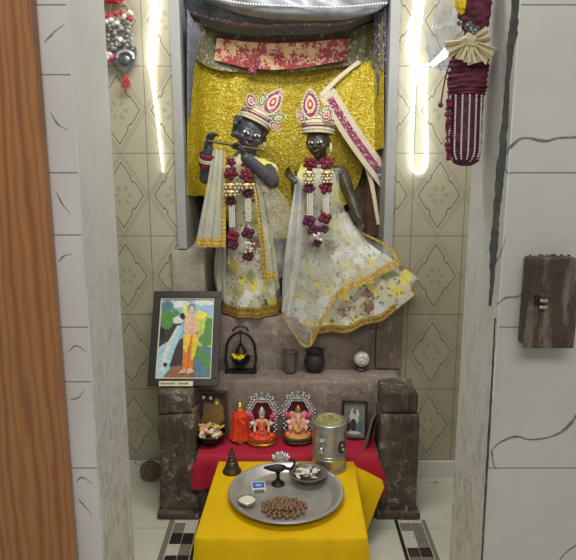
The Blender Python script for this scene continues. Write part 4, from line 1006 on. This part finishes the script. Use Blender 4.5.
for rg, (nn, rad, zz, el) in enumerate(((9, .024, .024, .55), (7, .014, .030, 1.0))):
    for i in range(nn):
        a = 2*pi*(i+.5*rg)/nn; d = V((cos(a)*cos(el), sin(a)*cos(el), sin(el))); b = B(); q_ = d.to_track_quat('Z', 'Y').to_matrix().to_4x4(); ball(b, lc+V((rad*cos(a), rad*sin(a), zz)), (.0085, .004, .013), Matrix.Rotation(a+pi/2, 4, 'Z') @ Matrix.Rotation(.9-.7*rg, 4, 'X'), 2); part('petal', b, M['silver'], T)
# canister
kc = V((.1465, 2.042, ZT)); T = thing('canister', 'tall steel canister with a pierced brass-topped lid on the yellow cloth', 'canister', kc); CR = .0615
b = B(); lathe(b, [(0, 0), (CR-.002, 0), (CR, .002), (CR, .010), (CR-.0015, .012), (CR-.0015, .05), (CR+.001, .053), (CR-.0015, .056), (CR-.0015, .061), (CR+.001, .064), (CR-.0015, .067), (CR-.0015, .154), (CR, .157), (0, .158)], kc, 56); part('can', b, M['steel'], T)
b = B(); lathe(b, [(CR-.002, .158), (CR+.002, .158), (CR+.002, .180), (CR, .1825), (CR-.008, .184), (CR-.010, .1815), (0, .1815)], kc, 56); lid = part('lid', b, M['steel'], T)
b = B(); lathe(b, [(0, .1832), (CR-.017, .1832), (CR-.016, .1812), (0, .1812)], kc, 40); part('lid_grille', b, M['lime'], lid)
b = B()
for i in range(5):
    for j in range(18):
        a = 2*pi*j/18+i*.2; r = .006+.008*i; 
        if r < CR-.022: ball(b, kc+V((r*cos(a), r*sin(a), .1834)), (.0026, .0026, .0008), None, 1)
part('lid_pattern', b, M['dark_steel'], lid)
def patch(bm, R, az, z, w, h, mi=0, n=12, d=0, shape='ell'):
    c_ = kc; vs = []
    for i in range(24):
        t = 2*pi*i/24; a = az+w*cos(t)/R; vs.append(bm.verts.new(c_+V(((R+d)*cos(a), (R+d)*sin(a), z+h*sin(t)))))
    f = bm.faces.new(vs); f.material_index = mi
b = B(); az = radians(-48); patch(b, CR, az, .100, .015, .0225, 0, d=.0022); patch(b, CR, az-.02, .103, .008, .010, 1, d=.003); patch(b, CR, az+.05, .092, .007, .005, 2, d=.0034); patch(b, CR, az-.05, .111, .004, .004, 2, d=.0034); part('emblem', b, [M['a_dark'], M['red_bead'], M['paper']], T, False, label='dark oval sticker with red figure')
b = B(); az = radians(-118); d_ = V((cos(az), sin(az), 0)); vs = ball(b, kc+d_*(CR+.006)+V((0, 0, .092)), (.011, .007, .013), None, 3); tube(b, [kc+d_*(CR+.004)+V((.004, 0, .100)), kc+d_*(CR+.010)+V((.008, 0, .116)), kc+d_*(CR+.004)+V((.010, 0, .126))], .0028, 8, smooth=12); bx(b, kc+d_*(CR)+V((-.010, -.003, .122)), kc+d_*(CR)+V((.020, .004, .140)), .001); part('latch', b, M['chrome'], T)

# ================================================================== BENCH IDOLS
ZB = .2668
def idol(base, kind, label):
    x, y = base.x, base.y; O = V((x, y, ZB)); T = thing('seated_idol', label, 'idol', O, 'small seated idols on the red cloth')
    b = B(); lathe(b, [(0, 0), (.050, 0), (.056, .006), (.056, .012), (.048, .017), (.052, .023), (.046, .029), (0, .029)], O, 40, None, 0, 1, .72); part('base', b, M['gold'] if kind == 0 else M['bronze'], T)
    for i in range(15):
        a = pi+pi*(i/14); bm = B(); ball(bm, O+V((.051*cos(a), .051*.72*sin(a), .026)), (.008, .005, .010), Matrix.Rotation(a+pi/2, 4, 'Z'), 2); part('lotus_petal', bm, M['green'] if kind else M['gold'], T)
    # back panel and halo
    b = B(); prof = []
    for i in range(25):
        t = pi*i/24; prof.append((.036*cos(t), .118+.040*sin(t)))
    prof = [(.036, .028)]+prof+[(-.036, .028)]
    f0 = [b.verts.new(O+V((p[0], .030, p[1]))) for p in prof]; f1 = [b.verts.new(O+V((p[0], .036, p[1]))) for p in prof]
    b.faces.new(f0); b.faces.new(f1[::-1])
    for i in range(len(prof)): b.faces.new((f0[i], f1[i], f1[(i+1) % len(prof)], f0[(i+1) % len(prof)]))
    part('back_panel', b, M['darkred'], T, False)
    b = B()
    for rad, n, s, ph in ((.042, 26, .0048, 0), (.052, 26, .0058, .1), (.062, 22, .005, 0)):
        for i in range(n):
            t = -.5+(pi+1.0)*i/(n-1); w_ = 1+.07*cos(6*t+ph); ball(b, O+V((rad*w_*cos(t), .030-random.uniform(0, .004), .116+rad*1.06*w_*sin(t))), s*random.uniform(.75, 1.15), None, 1)
    for i in range(5):
        t = pi/2+(i-2)*.32; ball(b, O+V((.072*cos(t), .03, .116+.074*sin(t))), (.005, .004, .008), None, 1)
    for s in (-1, 1):
        for k in range(9): ball(b, O+V((s*(.047+.007*(k % 2)), .031, .034+k*.0095)), .0058, None, 1)
    tube(b, [O+V((.050*cos(t), .033, .116+.052*sin(t))) for t in [-.5+(pi+1)*i/20 for i in range(21)]], .004, 6)
    part('halo', b, M['silver'], T, label='silver beaded halo')
    # figure
    b = B(); c = lambda *p: O+V(p)
    if kind == 0:
        ball(b, c(0, -.002, .115), (.0115, .012, .0145), None, 3); ball(b, c(0, -.0138, .113), (.002, .003, .004), None, 2); chain(b, [c(0, 0, .098), c(0, 0, .108)], [.006, .006])
        chain(b, [c(0, .002, .046), c(0, .002, .070), c(0, .001, .092)], [.017, .013, .016])
        for s in (-1, 1):
            chain(b, [c(s*.016, 0, .093), c(s*.027, -.008, .074), c(s*.026, -.026, .060)], [.0075, .006, .005]); hand_prims(b, aim(c(s*.026, -.028, .060), (s*.2, -.7, .6), (0, -1, .1)), .016, .2, -s)
            chain(b, [c(s*.015, .004, .092), c(s*.030, .006, .080), c(s*.036, .004, .104)], [.007, .0055, .005]); ball(b, c(s*.036, .002, .110), .0062, None, 2)
    else:
        ball(b, c(0, -.004, .112), (.0165, .0155, .0165), None, 3); chain(b, [c(0, -.018, .108), c(.001, -.026, .094), c(.006, -.029, .080), c(.013, -.031, .073), c(.017, -.030, .078)], [.008, .0068, .0055, .0045, .004])
        for s in (-1, 1): ball(b, c(s*.024, .002, .113), (.013, .0035, .015), Matrix.Rotation(s*.3, 4, 'Z'), 2); chain(b, [c(s*.008, -.016, .102), c(s*.011, -.026, .098)], [.003, .0018])
        ball(b, c(0, -.006, .066), (.026, .024, .027), None, 3); chain(b, [c(0, 0, .04), c(0, 0, .094)], [.02, .017])
        for s in (-1, 1):
            chain(b, [c(s*.020, -.002, .092), c(s*.032, -.010, .072), c(s*.030, -.028, .062)], [.009, .008, .006]); hand_prims(b, aim(c(s*.030, -.029, .062), (s*.2, -.6, .7), (0, -1, .1)), .017, .2, -s)
            chain(b, [c(s*.018, .004, .092), c(s*.034, .006, .080), c(s*.039, .004, .102)], [.008, .0065, .0055]); ball(b, c(s*.039, .002, .108), .0065, None, 2)
    part('figure', sculpt('figure', b, M['skin'] if kind == 0 else M['skin_pink'], .0013, 2), None, T)
    # crossed legs / garment
    b = B()
    for s in (-1, 1):
        chain(b, [c(s*.008, .002, .042), c(s*.040, -.016, .038), c(-s*.006, -.034, .035)], [.017, .0125, .009])
    ball(b, c(0, -.018, .034), (.040, .028, .010), None, 3)
    part('garment', sculpt('garment', b, M['redpaint'] if kind == 0 else M['orangeflower'], .0016, 2), None, T)
    b = B(); lathe(b, [(.0125, 0), (.0135, .004), (.011, .012), (.007, .021), (.003, .028), (0, .031)], c(0, -.001, .122 if kind == 0 else .123), 24); part('crown', b, M['silver'] if kind == 0 else M['gold'], T)
    for s in (-1, 1):
        b = B(); rose(b, c(s*.041, -.004, .112 if kind == 0 else .110), .0135); part('pink_flower', b, M['hotpink'], T)
        b = B(); lumpy(b, c(s*.036, -.012, .088), .0085, .25, 4, 2); part('white_flower', b, M['whiteflower'], T)
    if kind == 0:
        b = B(); tube(b, [c(-.014, -.012, .096), c(-.010, -.022, .074), c(0, -.026, .062), c(.010, -.022, .074), c(.014, -.012, .096)], .0035, 8, smooth=24); part('sash', b, M['redpaint'], T)
        b = B(); [ball(b, c(.017+.002*sin(k), -.034, .038+k*.006), .0042, None, 1) for k in range(4)]; part('coins', b, M['gold'], T)
    else:
        b = B(); tube(b, [c(-.018, -.010, .094), c(-.012, -.030, .072), c(.0, -.034, .060), c(.012, -.030, .072), c(.018, -.010, .094)], .003, 8, smooth=24); part('sash', b, M['marigold'], T)
        b = B(); [rose(b, c(s*.044, -.020, .040), .010) for s in (-1, 1)]; part('orange_flowers', b, M['orange'], T)
    return T
i1 = PZ(262, 443.5, ZB); i2 = PZ(298, 442, ZB)
idol(i1, 0, 'seated goddess idol in a red garment with a silver halo, on a gold base')
idol(i2, 1, 'seated elephant-headed idol with pink skin and a silver halo, on a dark base')
# orange draped idol
oc = PZ(240.5, 441, ZB); T = thing('draped_idol', 'small idol wrapped in bright orange cloth, beside the seated goddess', 'idol', oc)
b = B(); lathe(b, [(0, 0), (.032, 0), (.034, .004), (.030, .010), (0, .011)], oc, 28); part('base', b, M['bronze'], T)
b = B(); chain(b, [oc+V((0, 0, .02)), oc+V((0, 0, .085)), oc+V((0, 0, .112)), oc+V((0, -.002, .135))], [.022, .019, .012, .013]); ball(b, oc+V((0, -.015, .135)), (.002, .003, .004), None, 2); part('figure', sculpt('figure', b, M['skin'], .0016, 2), None, T)
go = rings([(oc+V((0, 0, .128)), (.019, 0, 0), (0, -.018, 0), 1), (oc+V((0, 0, .105)), (.029, 0, 0), (0, -.024, 0), 1), (oc+V((0, 0, .06)), (.031, 0, 0), (0, -.027, 0), 1), (oc+V((0, 0, .012)), (.040, 0, 0), (0, -.033, 0), 1)], 60, 26, .09, 8, .3, .5)
part('robe', gridmesh(go, .0015), M['orange'], T)
b = B()
for k in range(12): lumpy(b, oc+V((random.uniform(-.02, .02), -.027-.004*random.random(), .045+k*.006)), (.010, .005, .006), .3, 3, 2)
part('folds', b, M['orange'], T)
b = B(); lathe(b, [(.014, .140), (.016, .144), (.013, .152), (.006, .160), (0, .163)], oc, 20); part('cap', b, M['gold'], T)
# offering bowl in front of the left picture
ob = PZ(210.5, 443, ZB); T = thing('offering_bowl', 'dark round bowl heaped with cream and orange petals, on the red cloth', 'bowl', ob)
b = B(); lathe(b, [(0, 0), (.030, 0), (.034, .004), (.054, .026), (.058, .042), (.0605, .044), (.057, .046), (.052, .028), (.032, .008), (0, .007)], ob, 44); part('bowl', b, M['iron'], T)
b = B(); lathe(b, [(0, .046), (.03, .044), (.054, .036), (.05, .028), (0, .028)], ob, 30); part('filling', b, M['frame_maroon'], T)
for i in range(46):
    a = random.uniform(0, 2*pi); r = .050*sqrt(random.random()); q_ = Euler((random.uniform(-.9, .9), random.uniform(-.9, .9), random.uniform(0, 6))).to_matrix().to_4x4(); b = B()
    ball(b, ob+V((r*cos(a), r*sin(a), .054+.018*random.random()-.25*r)), (.016, .009, .0035), q_, 2); part('petal', b, M[random.choice(['whiteflower', 'orangeflower', 'orangeflower', 'whiteflower', 'redpaint', 'marigold'])], T)

# ================================================================== LEDGE OBJECTS
ZL = .4975
ac = PZ(241, 371, ZL); ac.y = 2.385; T = thing('hanging_lamp_stand', 'black iron arch stand with a hanging lamp of yellow flowers', 'lamp stand', ac)
b = B(); tube(b, [ac+V((.058*cos(t), .01, .085+.075*sin(t))) if True else 0 for t in [pi*i/24 for i in range(25)]], .0055, 10); 
for s in (-1, 1): tube(b, [ac+V((s*.058, .01, .087)), ac+V((s*.061, .005, .05)), ac+V((s*.055, 0, .012)), ac+V((s*.062, 0, .004))], .0055, 10, smooth=14)
part('arch', b, M['iron'], T)
b = B(); tube(b, [ac+V((0.030*cos(t), .012, .165+.020*sin(t))) for t in [pi*i/14 for i in range(15)]], .004, 8); ball(b, ac+V((0, .01, .163)), .008, None, 2); part('finial', b, M['iron'], T)
b = B(); bx(b, ac+V((-.064, -.02, 0)), ac+V((.064, .024, .006)), .002); part('base', b, M['iron'], T)
b = B(); tube(b, [ac+V((0, .008, .158)), ac+V((0, .006, .112))], .003, 8); tube(b, [ac+V((-.03, .004, .060)), ac+V((-.012, .005, .100)), ac+V((0, .006, .114)), ac+V((.012, .005, .100)), ac+V((.03, .004, .060))], .0025, 8, smooth=26); part('hanger', b, M['iron'], T)
b = B(); lathe(b, [(0, .026), (.016, .028), (.032, .042), (.040, .058), (.042, .060), (.037, .060), (.028, .046), (0, .040)], ac, 32); lb = part('lamp_bowl', b, M['iron'], T)
b = B(); vs = lathe(b, [(0.0, .112), (.012, .098), (.026, .080), (.024, .078), (0, .09)], ac+V((0, .012, 0)), 20); part('lamp_hood', b, M['iron'], T)
for i in range(26):
    b = B(); a = random.uniform(0, 2*pi); r = .032*sqrt(random.random()); rose(b, ac+V((r*cos(a), r*sin(a)-.004, .060+.012*random.random())), .0085); part('yellow_flower', b, M['marigold'], lb)
tc2 = PZ(290, 371, ZL); T = thing('tumbler', 'plain grey steel tumbler with a flared rim on the altar ledge', 'tumbler', tc2)
b = B(); lathe(b, [(0, 0), (.023, 0), (.024, .002), (.027, .050), (.031, .083), (.036, .089), (.0355, .091), (.029, .087), (.025, .05), (.021, .006), (0, .006)], tc2, 36); lathe(b, [(.0265, .058), (.0285, .060), (.0275, .063)], tc2, 36); part('cup', b, M['dark_steel'], T)
pc = PZ(314.5, 370.5, ZL); T = thing('water_pot', 'rounded black pot with a wide neck beside the steel tumbler', 'pot', pc)
b = B(); lathe(b, [(0, 0), (.024, 0), (.030, .004), (.041, .024), (.0425, .042), (.037, .062), (.030, .071), (.033, .080), (.039, .086), (.0385, .089), (.030, .084), (.026, .071), (.033, .058), (.036, .04), (.026, .01), (0, .008)], pc, 44); part('pot_body', b, M['black_clay'], T)
sc_ = PZ(361, 369.5, ZL); T = thing('shell', 'white spiral shell on a short dark stand at the right end of the ledge', 'shell', sc_)
b = B(); lathe(b, [(0, 0), (.022, 0), (.023, .004), (.017, .010), (.018, .017), (.022, .022), (0, .021)], sc_, 28); part('stand', b, M['frame_maroon'], T)
b = B(); cB = sc_+V((0, 0, .047)); vs = ball(b, (0, 0, 0), 1, None, 4)
for v in vs:
    a = math.atan2(v.co.z, v.co.x); r = sqrt(v.co.x**2+v.co.z**2); w_ = .06*sin(a+9*r) if v.co.y < .2 else 0; v.co = cB+v.co*.031*(1+w_)
tube(b, [cB+V((.031*k*cos(a0), -.031*sqrt(max(0, 1-k*k))-.002, .031*k*sin(a0))) for k, a0 in [(i/60, i*.23) for i in range(2, 60)]], .002, 6); part('shell_body', b, M['shell'], T)

# ================================================================== WALL THINGS
YW = 2.4405
b = B(); tube(b, [P(156, -30, YW), P(154, 10, YW), P(152, 40, YW), P(151, 68, YW)], .0125, 12, smooth=24)
LD = thing('led_strip', 'white glowing light strip running down the left tiled wall', 'led strip', P(151, 68, YW), 'glowing light strips on the wall')
part('bright_tube', b, M['led'], LD)
b = B(); tube(b, [P(151, 68, YW), P(155, 100, YW), P(159, 135, YW), P(163, 172, YW)], [.007, .005, .004, .003], 10, smooth=24); part('thin_tube', b, M['led_warm'], LD)
LD = thing('led_strip', 'white glowing light strip looped on the right tiled wall', 'led strip', P(415, 173, YW), 'glowing light strips on the wall')
b = B(); tube(b, [P(421, -30, YW+.004), P(417, 0, YW+.004), P(409, 34, YW+.004), P(408, 52, YW+.004), P(414, 63, YW+.002), P(424, 66, YW-.01), P(433, 63, YW-.06)], .0042, 10, smooth=50); part('tube', b, M['led'], LD)
b = B(); tube(b, [P(424, -30, YW-.010), P(422, 10, YW-.010), P(416, 64, YW-.010), P(413, 110, YW-.01), P(412, 152, YW-.01), P(413, 168, YW-.01), P(418, 173, YW-.01), P(425, 169, YW-.01), P(427, 152, YW-.01), P(426, 110, YW-.01), P(426, 68, YW-.016)], .0042, 10, smooth=80); part('loop', b, M['led'], LD)
b = B(); tube(b, [P(433, 64, 2.37), P(440, 58, 2.1), P(450, 49, 1.8), P(458, 44, 1.45)], [.009, .011, .012, .008], 10, smooth=30); part('lead', b, M['led'], LD)
# pewter hanging ornament on the left wall
YO = 2.415; T = thing('wall_hanging', 'pewter leaf-shaped hanging with bead clusters and red tassel on the left tiled wall', 'ornament', P(120, 70, YO))
def flatshape(pts, y0, y1):
    bm = B(); f0 = [bm.verts.new((p.x, y0, p.z)) for p in pts]; f1 = [bm.verts.new((p.x, y1, p.z)) for p in pts]; bm.faces.new(f0); bm.faces.new(f1[::-1])
    for i in range(len(pts)): bm.faces.new((f0[i], f1[i], f1[(i+1) % len(pts)], f0[(i+1) % len(pts)]))
    return bm
lf = cr([P(x, y, YO) for x, y in ((125, 74), (117, 65), (113, 54), (116, 45), (125, 41), (134, 45), (137, 54), (133, 65), (125, 74))], 60)[:-1]
part('leaf_plate', flatshape(lf, YO-.006, YO+.006), M['pewter'], T, False)
b = B(); tube(b, [P(117, 58, YO-.010), P(119, 53, YO-.012), P(126, 51, YO-.013), P(132, 54, YO-.012), P(133, 59, YO-.01)], .006, 8, smooth=24); part('crescent', b, M['silver'], T)
b = B(); ball(b, P(125, 60, YO-.008), (.022, .008, .02), None, 3); part('boss', b, M['pewter'], T)
rn = random.Random(5); b = B()
for i in range(60): ball(b, P(rn.uniform(108, 132), rn.uniform(18, 50), YO-rn.uniform(0, .02)), rn.uniform(.006, .012), None, 1)
part('grey_beads', b, M['grey_pom'], T)
for x, y in ((106, 22), (111, 20), (117, 23), (125, 17), (130, 13), (106, 54), (110, 55), (107, 57), (120, 40)): b = B(); lumpy(b, P(x, y, YO-.02), .011, .25, 4, 2); part('white_bead', b, M['pearl'], T)
b = B()
for x, y in ((105, 15), (110, 16), (116, 14), (122, 13), (128, 17), (131, 19), (105, 20)): lumpy(b, P(x, y, YO-.02), .010, .3, 4, 2)
part('red_beads', b, M['red_bead'], T)
b = B()
for x, y in ((106, 55), (111, 57), (106, 59)): lumpy(b, P(x, y, YO-.015), .012, .3, 4, 2)
part('pink_beads', b, M['hotpink'], T)
b = B(); lumpy(b, P(113, -1, YO), (.045, .02, .016), .3); part('red_topper', b, M['red_bead'], T)
b = B()
for x0, y0, x1, y1 in ((113, 0, 108, 18), (113, 0, 124, 14), (113, 0, 130, 12), (107, 20, 108, 54), (124, 18, 126, 44)): tube(b, [P(x0, y0, YO), P(x1, y1, YO-.01)], .0022, 6)
part('strings', b, M['cane'], T)
b = B()
for i in range(7): tube(b, [P(125.5, 74, YO), P(122.5+i*1.2, 82, YO-.004), P(121+i*1.6, 90-abs(i-3), YO)], .0022, 6, smooth=8)
part('tassel', b, M['red_bead'], T)
# right hanging garland bundle against the jamb
YG = 1.25; T = thing('garland_bundle', 'hanging maroon garland bundle with pearl strings beside the right door jamb', 'garland', P(466, 164, YG))
def bundle(name, prof, m, seed, amp, seg=40, nz=40, rib=0):
    """prof: (px_left, px_right, py) -> round column"""
    bm = B(); rows = []
    ys = [p[2] for p in prof]
    cen = cr([P((l+r)/2, y, YG) for l, r, y in prof], nz); rad = cr([V(((r-l)/2*1.197/FOC, 0, 0)) for l, r, y in prof], nz)
    for j in range(nz):
        rows.append([bm.verts.new(cen[j]+V((cos(2*pi*i/seg), sin(2*pi*i/seg), 0))*rad[j].x*(1+amp*mnoise.noise(V((cos(2*pi*i/seg)*2.2, sin(2*pi*i/seg)*2.2, j*.35+seed)))+rib*sin(j*1.9+.6*sin(i*.5))))for i in range(seg)])
    for a, c in zip(rows, rows[1:]):
        for i in range(seg): bm.faces.new((a[i], a[(i+1) % seg], c[(i+1) % seg], c[i]))
    bm.faces.new(rows[0]); bm.faces.new(rows[-1]); return part(name, bm, m, T)
bundle('velvet_wrap', [(459, 489, -24), (458, 490, -2), (460, 489, 18), (464, 487, 30), (466, 484, 40)], M['maroon_cloth'], 3, .25)
bundle('gathered_wrap', [(462, 484, 46), (452, 487, 54), (449, 487, 70), (448, 486, 86), (449, 484, 97)], M['maroon_cloth'], 9, .16, 40, 40, .05)
low = bundle('flower_core', [(449, 484, 97), (448, 482, 110), (446, 481, 135), (447, 480, 152), (452, 477, 162), (460, 470, 166)], M['rose_purple'], 5, .18)
for s in range(7):
    th = radians(205+s*21); b = B(); n = 30
    for i in range(n):
        t = i/(n-1); y = 97+t*66; hw = 17.5*(1 if t < .8 else sqrt(max(.02, 1-((t-.8)/.21)**2)))+.5; p_ = P(465.2-2*t, y, YG); rr_ = hw*1.197/FOC*1.04; ball(b, p_+V((cos(th)*rr_, sin(th)*rr_, 0)), .0023, None, 1)
    part('pearl_string', b, M['pearl'], T)
b = B()
for i in range(34): lumpy(b, P(448+random.uniform(-1, 3), random.uniform(98, 160), YG-.01-random.random()*.02), random.uniform(.003, .0055), .3, 4, 2)
part('petal_fringe', b, M['rose'], T)
cb = P(469, 42, YG-.045)
for k, (ang, L, wd) in enumerate(((radians(200), .045, .02), (radians(-35), .048, .022), (radians(-75), .04, .017), (radians(-110), .036, .018), (radians(20), .035, .018))):
    b = B(); d = V((cos(ang), 0, sin(ang))); nrm = V((-d.z, 0, d.x)); gk_ = []
    for j in range(9):
        t = j/8; wv = wd*(.25+.75*t); gk_.append([cb+d*L*t+nrm*wv*(s-.5)*1.6+V((0, -.006*sin(s*12+k)-.008*t, 0)) for s in [q_/9 for q_ in range(10)]])
    part('bow_tail', gridmesh(gk_, .002), M['cream_cloth'], T)
b = B(); lumpy(b, cb, (.017, .014, .013), .25); part('bow_knot', b, M['cream_cloth'], T)
b = B(); lumpy(b, P(461, 3, YG-.03), (.010, .008, .018), .3, 3); part('yellow_tag', b, M['marigold'], T)
b = B(); rnq = random.Random(2)
for i in range(12): lumpy(b, P(rnq.uniform(459, 478), rnq.uniform(22, 34), YG-.045), .0055, .3, 4, 2)
part('bead_cluster', b, M['pewter'], T)
b = B(); tube(b, [P(450, 62, YG+.02), P(447, 72, YG), P(444, 84, YG), P(441, 103, YG)], .0016, 6, smooth=16); lumpy(b, P(441, 105, YG), .005, .3, 3, 2); part('loose_string', b, M['rose'], T)
# clear bag
bgc = P(444, 40, 1.42); b = B(); lumpy(b, bgc, (.036, .03, .058), .35, 2.3, 4, seed=3.3)
for v in b.verts: v.co += V(mnoise.noise_vector(v.co*45))*.004
solo('plastic_bag', b, M['bagfilm'], 'crumpled clear plastic bag hanging behind the maroon garland bundle', 'bag', bgc)
# switch box on the right wall
sb_ = P(552, 303, YF); T = thing('switch_box', 'rusty brown metal switch box with a chrome latch on the right marble wall', 'switch box', (sb_.x, YF, sb_.z))
x0, x1 = P(527, 303, 1.085).x, P(575, 303, 1.085).x; z1, z0 = P(550, 259, 1.08).z, P(550, 347, 1.08).z
b = B(); bx(b, (x0, 1.085, z0), (x1, YF-.0015, z1), .004); part('box_body', b, M['rust'], T, False)
b = B(); bx(b, (x0-.002, 1.076, z0-.002), (x1+.002, 1.087, z1+.001), .0025); cv = part('cover', b, M['rust'], T, False)
lx, lz = P(541, 303, 1.07).x, P(541, 303, 1.07).z
b = B(); bx(b, (lx-.010, 1.072, lz-.004), (lx-.002, 1.077, lz+.014), .001); part('latch_slot', b, M['iron'], cv, False)
for dz in (.0055, -.0065):
    b = B(); bx(b, (lx-.004, 1.064, lz+dz-.003), (lx+.010, 1.074, lz+dz+.003), .0015); part('latch_bar', b, M['chrome'], cv, False)
for dx, dz in ((.012, .06), (-.02, -.07), (.012, -.06)):
    b = B(); ball(b, ((x0+x1)/2+dx*.6, 1.0755, (z0+z1)/2+dz), (.004, .0015, .004), None, 2); part('rivet', b, M['rust'], cv)
b = B()
for i in range(14): lumpy(b, (x0+.010+random.random()*.075, YF-.004, z1+.001), random.uniform(.001, .0026), .4, 4, 1)
part('mortar', b, M['gap'], T)
# pierced round mat leaning on the skirting
mc_ = P(150, 468, 2.425); T = thing('round_mat', 'small round pierced brown mat leaning at the wall foot left of the altar', 'mat', (mc_.x, 2.42, .0))
b = B(); Rm = .042; cM = V((mc_.x+.004, 2.412, .0435)); Rt = Matrix.Translation(cM) @ Matrix.Rotation(radians(-14), 4, 'X')
tube(b, [V((Rm*cos(2*pi*i/40), 0, Rm*sin(2*pi*i/40))) for i in range(40)], .003, 8, True); tube(b, [V((Rm*.62*cos(2*pi*i/32), 0, Rm*.62*sin(2*pi*i/32))) for i in range(32)], .002, 6, True)
for k in range(-5, 6):
    c_ = k*Rm/6; h_ = sqrt(Rm*Rm-c_*c_); tube(b, [V((c_, .001, -h_)), V((c_, .001, h_))], .0018, 6); tube(b, [V((-h_, -.001, c_)), V((h_, -.001, c_))], .0018, 6)
bmesh.ops.transform(b, matrix=Rt, verts=b.verts[:]); part('weave', b, M['cane'], T)

# ================================================================== LIGHT, WORLD, CAMERA
def area(name, loc, target, size, sy, energy, col):
    l = bpy.data.lights.new(name, 'AREA'); l.shape = 'RECTANGLE'; l.size = size; l.size_y = sy; l.energy = energy; l.color = col
    o = bpy.data.objects.new(name, l); C.objects.link(o); o.location = loc; o.rotation_euler = (V(target)-V(loc)).to_track_quat('-Z', 'Y').to_euler(); return o
area('room_ceiling_light', (.1, -.5, 2.5), (0, 1.6, .5), 1.4, .5, 21, (1, .97, .92))
area('shrine_fill_light', (0, 1.62, 2.40), (0, 2.45, .9), 1.0, .25, 20, (1, .99, .96))  # added fill to brighten the niche and altar, not a known lamp
w = bpy.data.worlds.new('room'); bpy.context.scene.world = w; w.use_nodes = True
bg = w.node_tree.nodes['Background']; bg.inputs[0].default_value = (1, .97, .93, 1); bg.inputs[1].default_value = .30
cam = bpy.data.cameras.new('camera'); co = bpy.data.objects.new('camera', cam); C.objects.link(co)
cam.sensor_fit = 'HORIZONTAL'; cam.sensor_width = 36; cam.lens = FOC/576*36; cam.clip_start = .02
co.location = (0, 0, CAMH); co.rotation_euler = (radians(90)-PITCH, 0, 0)
sc = bpy.context.scene; sc.camera = co
sc.view_settings.view_transform = 'Standard'; sc.view_settings.look = 'None'; sc.view_settings.exposure = 0; sc.view_settings.gamma = 1
